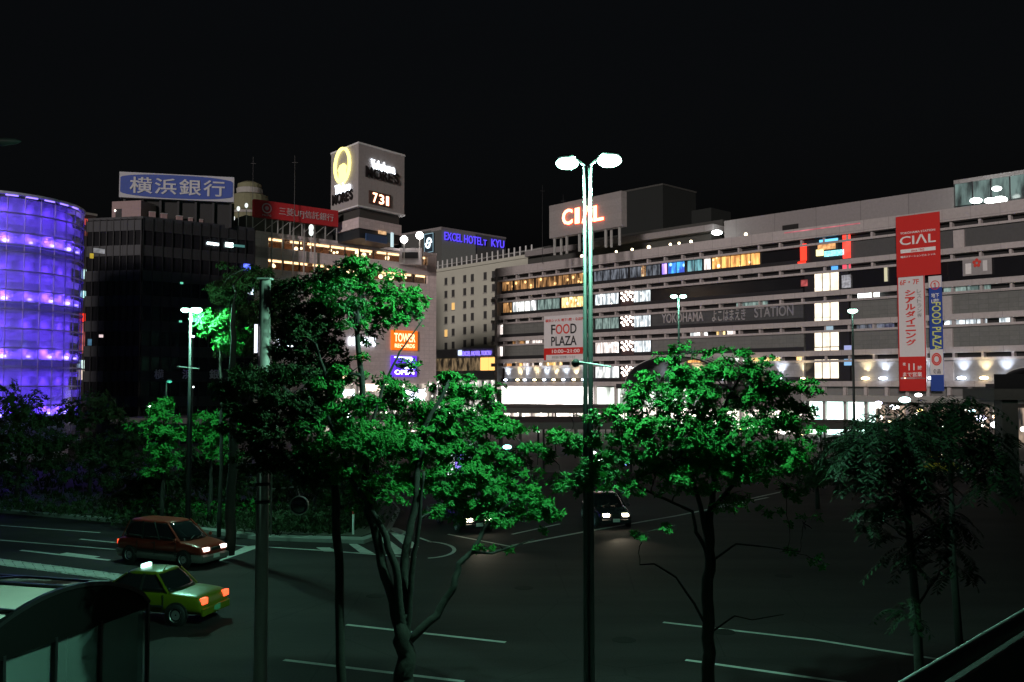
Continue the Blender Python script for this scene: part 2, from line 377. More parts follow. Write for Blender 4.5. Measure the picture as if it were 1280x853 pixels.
tree('broadleaf_tree', 'large leafy tree with many stems forking low, left of the tall twin-pole lamp', Vector((gx(507,D1), D1, .14)),
 [([Vector((gx(506,D1), D1, .14)), at(507,853,D1), at(504,800,D1), at(504,765,D1)], .23, .13),
  stem([(503,800),(482,720),(462,640),(455,560),(452,470),(446,400),(452,350)], D1, .11, .03),
  stem([(504,800),(497,720),(478,660),(440,600),(410,520)], D1, .09, .03, -.6),
  stem([(504,800),(506,700),(520,620),(528,540),(560,480)], D1, .10, .03, .4),
  stem([(508,800),(514,720),(524,650),(530,590)], D1, .07, .025, -.3),
  stem([(512,800),(545,770),(566,735),(574,705),(590,690),(606,660),(640,625)], D1, .085, .03, .5),
  stem([(590,690),(615,692),(640,684),(668,674)], D1, .03, .01),
  stem([(455,560),(480,480),(500,440),(528,400)], D1, .035, .012, .4)],
 [(440,350,40,18,14.2),(478,368,34,18,14.6),(500,388,26,17,15),(482,400,26,15,14.8),(430,378,34,20,14.6),
  (435,468,24,22,14),(420,520,30,24,14,.9),(448,510,34,24,14.2),(484,500,30,22,14.8),(515,520,28,24,15),
  (500,556,40,28,14.8),(455,556,40,28,14),(408,560,34,24,13.5,.9),(540,560,34,24,15.2),(470,600,30,20,14,.7),(508,458,18,10,15,.5),
  (560,478,20,14,15.3),(585,490,26,17,15.4),(610,506,24,18,15.4),(568,512,34,20,15.2),(630,536,22,15,15.4),(600,530,26,18,15.2),(655,560,22,12,15.4,.7),(560,548,34,18,15),
  (592,594,34,18,14.8),(630,604,34,20,15),(662,626,30,20,15),(684,642,14,14,15),(610,632,40,20,14.8),(645,648,34,12,14.9),(568,620,30,20,14.6),(556,592,28,20,14.6),(545,640,18,14,14.4,.6),(420,590,34,18,13.8),(440,560,36,26,13.9),(470,545,34,26,14.2),(520,575,36,24,14.8),(490,610,30,16,14.2,.8),(445,620,22,12,14,.6),(540,520,26,20,15),(590,560,26,16,15),(620,570,26,14,15.2,.8),(445,330,20,9,14),(512,372,14,10,15),(455,395,18,14,14.4,.7),
  (668,600,18,12,15.2,.5),(630,688,14,7,14.7,.35),(602,684,10,5,14.6,.3)],
 leafA, .088, 1.0, 11, dD=3.4)
D2 = 17.5
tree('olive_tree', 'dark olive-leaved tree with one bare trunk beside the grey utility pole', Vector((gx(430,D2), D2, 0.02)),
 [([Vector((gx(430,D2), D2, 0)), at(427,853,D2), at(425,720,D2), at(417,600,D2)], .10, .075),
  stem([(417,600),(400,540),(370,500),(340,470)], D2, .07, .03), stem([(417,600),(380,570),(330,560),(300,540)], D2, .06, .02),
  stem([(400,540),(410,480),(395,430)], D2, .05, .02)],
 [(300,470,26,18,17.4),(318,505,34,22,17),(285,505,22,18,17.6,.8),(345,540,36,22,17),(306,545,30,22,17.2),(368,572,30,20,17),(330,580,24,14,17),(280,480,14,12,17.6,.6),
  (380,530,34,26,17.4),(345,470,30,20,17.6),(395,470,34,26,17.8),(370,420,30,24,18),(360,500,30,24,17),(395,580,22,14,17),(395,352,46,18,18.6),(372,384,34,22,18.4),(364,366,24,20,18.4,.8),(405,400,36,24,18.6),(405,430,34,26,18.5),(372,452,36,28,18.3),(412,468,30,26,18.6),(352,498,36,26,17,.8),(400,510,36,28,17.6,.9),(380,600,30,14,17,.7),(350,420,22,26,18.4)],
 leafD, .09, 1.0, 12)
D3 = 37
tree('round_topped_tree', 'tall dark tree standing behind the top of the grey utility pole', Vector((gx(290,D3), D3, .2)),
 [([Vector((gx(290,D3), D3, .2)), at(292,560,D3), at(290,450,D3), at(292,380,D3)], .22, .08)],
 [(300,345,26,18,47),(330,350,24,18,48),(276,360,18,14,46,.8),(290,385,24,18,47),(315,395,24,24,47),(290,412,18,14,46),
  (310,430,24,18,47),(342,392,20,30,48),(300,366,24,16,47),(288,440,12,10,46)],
 leafD, .17, 1.0, 13)  # darker leaf colour stands for the crown beyond the lamplight
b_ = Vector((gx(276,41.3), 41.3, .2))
tree('lit_crown_tip', 'added bright-leaved, lamplit tip of the dark tree beside the slender street lamp heads', b_,
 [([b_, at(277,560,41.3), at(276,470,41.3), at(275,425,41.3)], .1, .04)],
 [(263,404,17,13,41.3,1.2),(272,414,18,11,41.2,1.2),(284,432,14,13,41,1.2),(254,398,9,7,41.2,1.2),(288,414,12,10,41.8,.9),(276,400,12,9,41.8,.9)], leafA, .16, .9, 15)  # brighter leaf on this split-off crown tip puts lamplight into the colour
D4 = 18.2
tree('broadleaf_tree', 'leafy tree on one straight trunk, right of the tall lamp, with bare lower branches', Vector((gx(886,D4), D4, .14)),
 [([Vector((gx(887,D4), D4, .14)), at(886,853,D4), at(885,760,D4), at(886,700,D4), at(886,640,D4)], .14, .10),
  stem([(886,680),(872,620),(850,560),(830,500)], D4, .06, .02, -.4), stem([(886,660),(895,580),(900,520),(925,470)], D4, .07, .02, .3),
  stem([(887,640),(930,590),(975,560)], D4, .05, .02, .4), stem([(884,785),(868,755),(845,722),(818,705),(800,706)], D4, .03, .012, -.3),
  stem([(886,695),(870,665),(866,640),(800,610),(740,590)], D4, .045, .015, -.8),
  stem([(890,790),(918,770),(940,775),(980,768)], D4, .02, .006, .2), stem([(892,700),(920,680),(960,684),(1000,690)], D4, .025, .006, .3)],
 [(842,448,13,16,15.3),(868,440,22,12,15.6,.45),(845,470,18,12,15.2),(812,486,24,14,15),(795,500,14,14,14.9),(835,505,26,16,15),(880,470,22,16,15.6,.8),(905,462,20,14,15.8),(932,458,22,13,15.9),(956,468,22,13,16),
  (985,482,26,11,16.1),(1008,490,16,8,16.2,.8),(880,505,36,22,15.6),(925,498,34,22,15.9),(965,505,34,20,16.1),(850,535,36,24,15.2),(815,540,28,22,14.9),(895,545,40,26,15.6),(945,545,40,26,16),(985,530,26,18,16.3),
  (780,548,22,18,14.8),(840,575,34,22,15),(885,588,38,20,15.4),(930,590,36,20,15.8),(975,572,30,20,16.1),(985,610,24,14,16.1,.6),(910,620,40,16,15.6,.8),(860,560,40,26,15.4),(920,570,44,26,15.9),(820,590,26,20,15,.8),(1000,515,22,16,16.2),(850,480,26,18,15.4),(800,520,24,18,14.9),(760,600,24,14,14.6,.8),(850,608,26,12,15,.6),
  (700,544,18,11,14.6),(716,556,18,12,14.6),(745,524,12,10,14.5,.7),(744,548,16,14,14.5,.8),(766,520,14,12,14.6,.8),(770,575,24,16,14.6),(745,588,22,12,14.5),(706,598,24,8,14.5,.8),(732,606,22,8,14.6,.7),(690,570,14,9,14.6,.6),
  (800,668,16,7,14.6,.35),(835,660,14,6,14.7,.3),(1005,655,18,10,16.2,.35),(985,690,14,8,16,.3),(960,640,14,8,16,.3),(1020,700,14,6,16.2,.25)],
 leafA, .088, 1.0, 14, dD=2.7)
def palmate(name, label, base, trunk, tiers, seed, D, size=.16, group='trees of the square'):
    """tree with drooping compound leaves in flat tiers"""
    rnd = random.Random(seed); t = thing(name, label, 'tree', base, 0, group); off = Vector(base)
    tr = MB(); tr.tube([p - off for p in trunk], [.11 - .07 * i / (len(trunk)-1) for i in range(len(trunk))], 8); cr = MB()
    for (px, py, rx, n) in tiers:
        c = at(px, py, D); k = min(trunk, key=lambda p: (p - c).length + max(0, p.z - c.z) * 2)
        tr.tube([p - off for p in curve_pts(k, c, .08, rnd)], [.03 - .003*i for i in range(7)], 5)
        for i in range(int(n*1.9)):
            a = rnd.uniform(0, 6.28); Lr = rx * D / F * rnd.uniform(.4, 1.1); el = rnd.uniform(-.1, .55)
            p0 = c + Vector((rnd.uniform(-.4,.4), rnd.uniform(-.4,.4), rnd.uniform(-.35,.3)))*(D/20)
            pts = []
            for j in range(9):
                s = j / 8; pts.append(p0 + Vector((math.cos(a), math.sin(a), 0)) * Lr * s + Vector((0,0, el * Lr * s - .75 * Lr * s * s)))
            tr.tube([p - off for p in pts[::2]], [.008,.007,.006,.005,.004], 3, False)
            for j in range(2, 9):
                d = (pts[j] - pts[j-1]).normalized(); sd_ = d.cross(Vector((0,0,1))).normalized()
                for sg in (-1, 1):
                    l = (sd_ * sg + d * .4 + Vector((0,0,-.35))).normalized() * size * rnd.uniform(.8,1.3); w_ = d * size * .2
                    q = pts[j] - off; cr.add([q, q + l*.5 + w_, q + l, q + l*.5 - w_], [(0,1,2,3)])
    tr.build('trunk', bark, t, True); cr.build('crown', leafE, t); return t
D5 = 25
palmate('drooping_tree', 'dark tree with drooping feathery leaves at the right edge, in front of the yellow taxi', (gx(1192,D5), D5, .02),
  [Vector((gx(1192,D5), D5, 0)), at(1191,700,D5), at(1190,640,D5), at(1188,590,D5), at(1186,540,D5)],
  [(1186,520,52,46),(1215,545,40,34),(1160,535,46,38),(1200,510,40,26),(1225,575,34,24),(1170,565,36,24),(1245,600,30,14),(1240,560,24,14),(1140,520,30,22)], 21, D5, .19)
D6 = 17.2
palmate('drooping_tree', 'thin dark tree with layered drooping leaves between the bare branches and the deck parapet', (gx(1152,D6), D6, .14),
  [Vector((gx(1155,D6), D6, .1)), at(1150,853,D6), at(1145,760,D6), at(1138,680,D6), at(1130,600,D6), at(1115,545,D6)],
  [(1110,535,56,44),(1080,560,46,34),(1135,560,46,34),(1100,590,44,28),(1150,600,40,20),(1120,625,36,18),(1180,655,40,16),(1145,690,44,14),(1100,650,30,9),(1190,700,34,9),(1130,760,36,7),(1060,585,30,12)], 22, D6, .14)
# background trees of the island and the forecourt
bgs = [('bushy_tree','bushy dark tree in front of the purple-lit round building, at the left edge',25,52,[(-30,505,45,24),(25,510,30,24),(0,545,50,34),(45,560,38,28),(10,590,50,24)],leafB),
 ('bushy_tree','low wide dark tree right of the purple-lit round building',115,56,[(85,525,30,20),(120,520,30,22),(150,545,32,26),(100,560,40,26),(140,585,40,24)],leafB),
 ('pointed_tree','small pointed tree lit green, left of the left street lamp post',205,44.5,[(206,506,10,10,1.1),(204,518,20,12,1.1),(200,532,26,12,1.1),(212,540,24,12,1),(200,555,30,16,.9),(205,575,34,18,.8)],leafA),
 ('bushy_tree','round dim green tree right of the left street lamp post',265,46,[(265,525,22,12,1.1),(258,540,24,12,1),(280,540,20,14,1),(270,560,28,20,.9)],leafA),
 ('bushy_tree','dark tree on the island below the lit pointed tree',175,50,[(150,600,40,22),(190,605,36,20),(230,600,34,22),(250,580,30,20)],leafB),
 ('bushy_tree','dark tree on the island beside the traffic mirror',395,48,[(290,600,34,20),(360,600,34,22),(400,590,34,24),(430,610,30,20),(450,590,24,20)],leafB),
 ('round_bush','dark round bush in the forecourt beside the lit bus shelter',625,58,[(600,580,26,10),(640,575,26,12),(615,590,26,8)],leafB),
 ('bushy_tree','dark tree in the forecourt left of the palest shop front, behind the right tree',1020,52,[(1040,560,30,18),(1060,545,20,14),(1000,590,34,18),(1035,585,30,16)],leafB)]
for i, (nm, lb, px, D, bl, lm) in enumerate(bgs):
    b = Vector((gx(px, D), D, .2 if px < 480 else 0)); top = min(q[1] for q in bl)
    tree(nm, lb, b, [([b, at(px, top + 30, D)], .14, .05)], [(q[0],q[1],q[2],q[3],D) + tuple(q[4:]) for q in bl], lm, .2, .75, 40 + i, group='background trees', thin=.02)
def bush(name, label, px, D, w, h, seed, z=.2, lm=leafB, dp=1.6):
    rnd = random.Random(seed); t = thing(name, label, 'shrub', (gx(px, D), D, z), 0, 'low shrubs of the island')
    cr = MB(); st = MB()
    for k in range(9):
        c = Vector((rnd.uniform(-w/2,w/2), rnd.uniform(-dp/2,dp/2), h*rnd.uniform(.35,.65)))
        leaves(cr, c, 260, (w*.28, dp*.5, h*.42), .11, rnd); st.tube([(c.x*.3, c.y*.3, -.1), tuple(c)], [.02,.008], 4)
    st.build('stems', bark, t); cr.build('foliage', lm, t)
bush('clipped_shrub', 'clipped shrub behind the roof of the red estate car', 190, 45, 6, 1.1, 71)
bush('clipped_shrub', 'long low shrub right of the red estate car, catching green light', 262, 47, 7, 1.1, 72, lm=leafA)
bush('clipped_shrub', 'shrub at the kerb left of the red estate car', 60, 49, 8, 1.2, 73)
bush('clipped_shrub', 'dark shrub behind the grey utility pole', 345, 42, 4.5, 1.3, 74)
bush('clipped_shrub', 'dark shrub at the tip of the planted island', 440, 43.5, 3.6, 1.2, 75)
rnd = random.Random(5); gc = MB()
for k in range(2600):
    a, b, c = rnd.sample(isl, 3); s, t_ = rnd.random(), rnd.random()
    if s + t_ > 1: s, t_ = 1 - s, 1 - t_
    p = a + (b - a) * s + (c - a) * t_; p = ci + (p - ci) * .92
    for j in range(3):
        q = Vector((p.x + rnd.uniform(-.2,.2), p.y + rnd.uniform(-.2,.2), .19)); d = Vector((rnd.uniform(-.2,.2), rnd.uniform(-.2,.2), .28)); sdv = Vector((.06, rnd.uniform(-.05,.05), 0))
        gc.add([q - sdv, q + d, q + sdv], [(0,1,2)])
o = gc.build('ground_cover', leafB); o['kind'] = 'stuff'; o['label'] = 'low dark ground cover on the planted island'
# ------------------------------------------------------------------ street lamps
LAMPC = (.36, 1.0, .70)
lens_m = emit('lamp_lens', (.5, 1.0, .8), 14); rim_m = emit('lamp_rim', (.03, .9, .55), 1.1)
def street_lamp(label, px, D, ztop, heads, power, rz=0, twin=False, cctv=None, arm=.3, rad=.1, name='street_lamp', hr=.215, lensm=None):
    t = thing(name, label, 'street lamp', (gx(px, D), D, 0), rz, 'street lamps of the square')
    MB().tube([(0,0,0),(0,0,.5)], [rad*1.5, rad*1.25], 14).build('base', polepaint, t, True)
    if twin:
        for s, rr in ((-1,.45), (1,.62)):
            MB().tube([(s*.05,0,.5),(s*.047,0,6),(s*.046,0,ztop-.05)], [rad*.52, rad*.47, rad*rr*.62], 12).build('pole', polepaint, t, True)
    else: MB().tube([(0,0,.5),(0,0,ztop)], [rad, rad*.6], 14).build('pole', polepaint, t, True)
    for (dx, dz, s) in heads:
        h = MB().ball((dx, 0, ztop+dz+.11), hr*s*.8, 10, (1,1,.3)).build('lamp_head', polepaint, t, True)
        MB().ball((dx, 0, ztop+dz+.015), hr*s*.96, 12, (1,1,.5)).build('lens', lensm or lens_m, h, True)
        a = MB().tube([(math.copysign(.05,dx),0,ztop-.02),(dx*.6,0,ztop+dz+.1),(dx,0,ztop+dz+.12)], .022, 6).build('arm', polepaint, t)
        lamp('POINT', 'lamp_light', h, (dx, 0, ztop+dz-.16), power*s, LAMPC, .06)
    if cctv:
        z, l = cctv
        MB().tube([(-l[0],0,z),(l[1],-.1,z-.1)], .018, 6).build('camera_arm', galv, t)
        MB().ball((-l[0],0,z-.03), .075, 8).build('camera_dome', black, t, True)
    return t
street_lamp('tall twin-pole street lamp with two glowing green-white heads, in the centre foreground', 735, 16.4, 10.95, [(-.36,.0,1.0),(.40,.05,1.08)], 2050, twin=True, cctv=(7.4,(.22,.4)))
street_lamp('slender street lamp with two small heads beside the bright green leaves, left', 237, 40, 10.2, [(-.24,0,.9),(.24,0,1.2)], 1300, arm=.25, rad=.09, cctv=(7.75,(.5,.45)))
street_lamp('slender two-headed street lamp rising above the right tree before the station lettering', 849, 60, 12.7, [(-.3,0,1.1),(.3,0,1.1)], 150, rad=.1)
street_lamp('single-headed street lamp before the lit stair tower of the station', 1067, 60, 11.75, [(.02,0,1.5)], 150, rad=.1)
street_lamp('small dim lamp post above the lit pointed tree', 208, 47, 7.1, [(.15,0,.7)], 6, rad=.05, hr=.2, lensm=emit('dim_lens',(.1,.8,.6),.35))
# edge of an unlit lamp arm at the very left
t = thing('street_lamp', 'unlit grey lamp head reaching in at the upper left edge', 'street lamp', (gx(-60,20), 20, 0), 0, 'street lamps of the square')
MB().tube([(0,0,0),(0,0,12.3)], [.12,.07], 12).build('pole', polepaint, t, True)
MB().tube([(0,0,12.25),(.7,0,12.4)], .03, 6).build('arm', polepaint, t)
MB().lathe([(.01,-.5),(.06,-.3),(.09,0),(.06,.3),(.01,.42)], 10, (.95,0,12.32), 'x').build('lamp_head', polepaint, t, True)
# ------------------------------------------------------------------ utility pole and traffic mirror
DU = 17.8; zt = at(335,350,DU).z
t = thing('utility_pole', 'thick grey steel utility pole rising past the dark trees, left of the foreground tree', 'utility pole', (gx(330,DU), DU, 0))
MB().tube([(0,0,0),(0,0,zt)], [.135,.112], 12).build('pole', mat('pole_steel', (.30,.26,.25), .5, .2, .3, 3), t, True)
MB().box(-.13,.13,-.13,.13,zt,zt+.03).build('cap', galv, t)
MB().tube([(.17,-.02,4.1),(.17,-.02,5.6)], .02, 8).build('conduit', galv, t)
for z in (4.74,5.08): MB().tube([(0,0,z-.03),(0,0,z+.03)], .15, 14).build('clamp', black, t, True)
MB().box(-.19,-.145,-.03,.03,7.6,8.15).build('sign_tube', emit('white_tube',(.8,.85,1),2.0), t)
mp = at(374,632,17.8)
t = thing('traffic_mirror', 'round convex traffic mirror on an arm of the grey utility pole', 'traffic mirror', (mp.x, 17.8, mp.z))
MB().lathe([(.001,-.03),(.12,-.025),(.165,0),(.12,.02)], 20, (0,0,0), 'y').build('mirror_glass', mat('mirror',(.08,.1,.09),.08,.9), t, True)
MB().lathe([(.165,-.03),(.185,-.03),(.185,.03),(.165,.03)], 20, (0,0,0), 'y').build('rim', galv, t, True)
MB().tube([(-.6,0,.30),(-.05,.05,.36),(0,.05,.1)], .018, 6).build('arm', galv, t)
t = thing('marker_post', 'thin pale marker post on the island between the trunk and the mirror', 'post', (gx(443,42),42,.2)); MB().tube([(0,0,0),(0,0,1.2)], .05, 8).build('post', whitep, t); MB().tube([(0,0,.9),(0,0,1.05)], .055, 8).build('band', mat('dull_red',(.3,.03,.02)), t)
# ------------------------------------------------------------------ cars
def car(name, label, group, loc, rz, L=4.4, W=1.7, H=1.45, belt=.92, body=None, low=None, hood=1.15, boot=.8, kind='sedan', head=None, tail=None, headon=True, tailon=True, sign=None, fog=None):
    t = thing(name, label, 'car', loc, rz, group); a = L / 2; hw = W / 2
    # stations along x: (x, z of shoulder, half width); front is +x
    zh = belt - .14 if kind != 'wagon' else belt - .08
    rear = belt if kind == 'wagon' else belt - .06
    sts = [(-a, rear-.28, hw*.86), (-a+.06, rear-.06, hw*.92), (-a+.3, rear, hw*.97), (-a+boot, belt, hw), (0, belt, hw), (a-hood-.1, belt, hw), (a-hood+.15, belt-.03, hw*.99), (a-.5, zh, hw*.97), (a-.15, zh-.08, hw*.9), (a-.02, zh-.22, hw*.82)]
    def loft(z_lo, z_hi_f, inset=0.0):
        vs = []; fs = []; n = 8
        for (x, zt_, w_) in sts:
            zt2 = z_hi_f(zt_); zm = z_lo + (zt2 - z_lo) * .55; w2 = w_ + inset
            ring = [(-w2*.94,z_lo),(-w2,zm),(-w2*.97,zt2-.05),(-w2*.86,zt2),(w2*.86,zt2),(w2*.97,zt2-.05),(w2,zm),(w2*.94,z_lo)]
            vs += [(x, y, z) for y, z in ring]
        for i in range(len(sts)-1):
            for k in range(n): fs.append((i*n+k, i*n+(k+1)%n, (i+1)*n+(k+1)%n, (i+1)*n+k))
        fs += [tuple(range(n)), tuple(range((len(sts)-1)*n, len(sts)*n))[::-1]]
        return MB().add(vs, fs)
    loft(.40 if low else .22, lambda z: z).build('body', body, t, True).modifiers.new('sub', 'SUBSURF').render_levels = 2
    if low: loft(.2, lambda z: .5, .012).build('lower_body', low, t, True, .02)
    # glasshouse
    xb0 = -a + (.10 if kind == 'wagon' else boot - .05); xb1 = a - hood + .1
    xr0 = -a + (.42 if kind == 'wagon' else boot + .5); xr1 = a - hood - .72
    b = [(xb0,hw*.80),(xb1,hw*.80)]; wr = hw*.70; zb = belt - .02; zr = H - .05
    hb = hw * .88
    def ring(k, z, up):
        xa = xb0+(xr0-xb0)*up; xc = xb1+(xr1-xb1)*up; wy = hb+(wr-hb)*up; q = .42; out = []
        for i in range(28):
            a_ = 2*math.pi*(i+.5)/28; cs, sn = math.cos(a_), math.sin(a_)
            out.append(((xa+xc)/2+(xc-xa)/2*k*math.copysign(abs(cs)**q, cs), wy*k*math.copysign(abs(sn)**q, sn), z))
        return out
    def shell(rings):
        vs = sum(rings, []); fs = [tuple(range(28))[::-1], tuple(range((len(rings)-1)*28, len(rings)*28))]
        for r in range(len(rings)-1):
            for i in range(28): fs.append((r*28+i, r*28+(i+1)%28, (r+1)*28+(i+1)%28, (r+1)*28+i))
        return MB().add(vs, fs)
    shell([ring(1, zb+(zr-zb)*u_, u_+.10*math.sin(math.pi*u_)*-.5) for u_ in (0,.25,.5,.75,1)]).build('window_glass', carglass, t, True)
    shell([ring(1.012, zr-.04, .97), ring(1.01, zr, 1), ring(.955, H-.02, 1), ring(.82, H, 1), ring(.45, H+.012, 1), ring(.02, H+.015, 1)]).build('roof', body, t, True)
    for s in (-1, 1):
        def P(f, up): # point on side glass: f along, up 0..1
            f = .06+.88*f; xa = xb0 + (xb1-xb0)*f; xc = xr0 + (xr1-xr0)*f
            return Vector((xa+(xc-xa)*up, s*(hw*.88+(wr-hw*.88)*up)+s*.012, zb+(zr-zb)*up))
        for f in ((0,.36,.66,1) if kind == 'wagon' else (0,.42,1)):
            MB().bar(P(f,0), P(f,1), .075, .03).build('pillar', body if f in (0,1) else black, t)
        for xw in (-a+.78, a-.82):
            MB().lathe([(.001,0),(.37,0),(.37,.05),(.001,.05)], 22, (xw, s*(hw+.004)-(.05 if s>0 else 0), .31), 'y').build('wheel_arch', black, t)
            wheel = MB().lathe([(.19,-.1),(.29,-.105),(.315,-.07),(.315,.07),(.29,.105),(.19,.1)], 24, (xw, s*(hw-.07), .315), 'y').build('wheel', black, t, True)
            rim = MB().lathe([(.001,.06),(.1,.075),(.19,.05),(.2,.1)], 16, (xw, s*(hw-.06), .315), 'y')
            if s < 0: rim.v = [(x, 2*s*(hw-.06)-y, z) for x, y, z in rim.v]
            rim.build('rim', mat('alloy',(.4,.4,.41),.35,.7), wheel, True)
        MB().ball((a-hood-.12, s*(hw+.09), belt+.05), .1, 6, (.6,1,.8)).build('mirror', body, t, True)
        MB().box(a-.17,a+.0,s*hw*.55-.15,s*hw*.55+.15,belt-.36,belt-.22).build('headlight', head or chrome, t, bevel=.02)
        MB().box(-a-.015,-a+.1,s*hw*.68-.13,s*hw*.68+.13,belt-.32,belt-.14).build('taillight', tail or mat('red_lens',(.35,.01,.01),.2), t, bevel=.01)
        if fog: MB().box(a-.02,a+.03,s*hw*.52-.13,s*hw*.52+.13,.36,.44).build('fog_light', fog, t, bevel=.01)
        for zz in (.66,): MB().box(-.25,-.1,s*hw-.02 if s>0 else s*hw-.02,s*hw+.02 if s>0 else s*hw+.02,belt-.14,belt-.11).build('door_handle', chrome, t)
    for s in (-1, 1):
        for xq in ((-.1,.95,-1.0) if kind == 'wagon' else (-.15,.85,-1.1)): MB().box(xq-.006, xq+.006, s*(hw+.004)-.012, s*(hw+.004)+.012, .38, belt-.05).build('door_seam', black, t)
        MB().box(-a+1.2, a-1.3, s*(hw+.008)-.015, s*(hw+.008)+.015, .52, .57).build('side_trim', black, t)
    for (y0_, y1_) in ((-hw*.5, -.05), (.0, hw*.45)): MB().bar((xb1+.02, y0_, belt+.03), (xb1-.12, y1_, belt+.13), .02).build('wiper', black, t)
    MB().tube([(xr0+.1, hw*.3, H-.02), (xr0-.15, hw*.3, H+.35)], .006, 4).build('aerial', black, t)
    MB().box(a-.06,a+.04,-hw*.84,hw*.84,.26,.46).build('front_bumper', low or body, t, bevel=.03)
    MB().box(-a-.05,-a+.05,-hw*.86,hw*.86,.28,.5).build('rear_bumper', low or body, t, bevel=.03)
    MB().box(a-.05,a+.015,-hw*.30,hw*.30,belt-.36,belt-.24).build('grille', black, t, bevel=.01)
    MB().box(a+.042,a+.05,-.17,.17,.34,.5).build('number_plate', mat('plate',(.6,.6,.58)), t)
    MB().box(-a-.06,-a-.052,-.17,.17,.34,.5).build('rear_number_plate', mat('plate_green',(.1,.35,.2)), t)
    if sign: MB().box(xr1-.35,xr1-.22,-.2,.2,H-.01,H+.13).build('roof_sign', sign, t, bevel=.03)
    return t
hl = emit('headlight_on', (1,.86,.62), 20); hlr = emit('headlight_dipped', (1,.8,.7), 3.5); tlm = emit('taillight_on', (1,.09,.03), 2.6); fogm = emit('fog_on',(1,.7,.35),6)
redp = mat('red_car_paint', (.20,.022,.012), .28, .2, .1, 3, 0, .6); silv = mat('silver_car_paint', (.2,.19,.18), .35, .4, .1)
grn = mat('yellowgreen_taxi_paint', (.11,.13,.005), .3, 0, .1); yel = mat('yellow_taxi_paint', (.6,.42,.03), .3, 0, .1)
blk = mat('black_car_paint', (.02,.02,.025), .2, .2, .1, 3, 0, .6)
a = gr(162,703); b = gr(229,710); mid = (a+b)/2; dv = (b-a).normalized(); side = Vector((-dv.y, dv.x, 0))
car('estate_car', 'red estate car with silver lower body driving to the right on the far lanes', 'cars on the road', tuple(mid + side*.8 + dv*.05), math.atan2(dv.y, dv.x), 4.35, 1.7, 1.66, .98, redp, silv, 1.0, .8, 'wagon', head=hlr, tail=tlm)
g = gr(170,779); car('taxi', 'yellow-green taxi with red tail lights driving left behind the bus shelter', 'cars on the road', (g.x, g.y+.8, 0), R(180-13), 4.6, 1.7, 1.46, .93, grn, None, 1.25, 1.0, 'sedan', tail=tlm, sign=emit('taxi_sign_green',(.5,1,.8),3.5))
g = gr(762,661); car('minivan', 'dark car with blazing headlights coming towards the camera behind the tall lamp pole', 'cars on the road', (g.x, g.y+2.0, 0), R(-82), 4.4, 1.72, 1.5, .95, blk, None, 1.2, .9, 'sedan', head=hl, fog=fogm)
g = gr(585,668); car('sedan', 'dark car half hidden by the foreground tree, its headlights lighting the road', 'cars on the road', (g.x-.3, g.y+2.2, 0), R(-68), 4.4, 1.7, 1.45, .93, blk, None, 1.2, .9, 'sedan', head=hl)
g = gr(1205,595); car('taxi', 'yellow taxi waiting behind the drooping tree on the right', 'cars on the road', (g.x-1.0, g.y+1.2, 0), R(-35), 4.5, 1.7, 1.45, .93, yel, None, 1.25, 1.0, 'sedan', sign=emit('taxi_sign',(1,.9,.7),6), fog=emit('amber',(1,.35,.05),10))
for px, py, rot, D in ((770,650,-82,43.2),(598,655,-68,40.2)):
    p = at(px, py, D); o = lamp('SPOT', 'headlight_beam', None, (p.x, p.y-.2, .72), 80, (1,.86,.62), .08, (R(82), 0, R(rot+90-180+0)), 70, .8)
    o.rotation_euler = (R(80), 0, R(rot - 90))
# ------------------------------------------------------------------ bus shelter bottom left
P1 = Vector((gx(190,18.2), 18.2, 0)); P0 = Vector((gx(-45,13.9), 13.9, 0))
wv = (P0 - P1); W_ = wv.length; rz = math.atan2(wv.y, wv.x) - R(90)
# local: +y from the far corner towards the near corner?  local y axis = P1->P0
t = thing('bus_shelter', 'arched bus shelter with translucent ribbed roof and glass walls at the lower left', 'bus shelter', (P1.x, P1.y, .14), rz)
ez, rise = 2.56, .74; LX = 9.0
def arch(yf): u_ = yf / W_; return ez + rise * math.sin(math.pi * min(1, max(0, u_))) ** .65
# local x: rotate (1,0) by rz. The roof extends to the side away from the road view
ux = Vector((math.cos(rz), math.sin(rz), 0)); sgn = -1 if ux.x > 0 else 1
N = 22; rf = MB(); vs = []; fs = []
for j in range(N + 1):
    y = W_ * j / N; z = arch(y); vs += [(0, y, z), (sgn*LX, y, z), (0, y, z+.03), (sgn*LX, y, z+.03)]
for j in range(N):
    k = j*4; m_ = k+4; fs += [(k,k+1,m_+1,m_),(k+2,m_+2,m_+3,k+3),(k,m_,m_+2,k+2),(k+1,k+3,m_+3,m_+1)]
rf.add(vs, fs).build('roof', mat('frosted_panel', (.85,.70,.66), .35, 0, .15, 1.5), t, True)
for i in range(6):
    x = sgn * LX * i / 5; rb = MB()
    for j in range(N):
        rb.bar((x, W_*j/N, arch(W_*j/N)+.035), (x, W_*(j+1)/N, arch(W_*(j+1)/N)+.035), .09, .07)
    rb.build('roof_rib', dark, t)
for yf in (.0,.25,.5,.75,1.0):
    MB().bar((0, W_*yf, arch(W_*yf)+.05), (sgn*LX, W_*yf, arch(W_*yf)+.05), .07, .06).build('purlin', dark, t)
ga = MB(); vs = []
for j in range(N+1): y = W_*j/N; vs += [(-sgn*.02, y, ez-.06), (-sgn*.02, y, arch(y)+.05), (sgn*.05, y, ez-.06), (sgn*.05, y, arch(y)+.05)]
fs = []
for j in range(N):
    k = j*4; m_ = k+4; fs += [(k,m_,m_+1,k+1),(k+2,k+3,m_+3,m_+2),(k,k+2,m_+2,m_),(k+1,m_+1,m_+3,k+3)]
ga.add(vs, fs).build('gable', mat('gable_black', (.006,.006,.006), .8, 0, .1, 3, 0, .1), t)
gl = glass('shelter_glass', (.4,.5,.48), .32, .12)
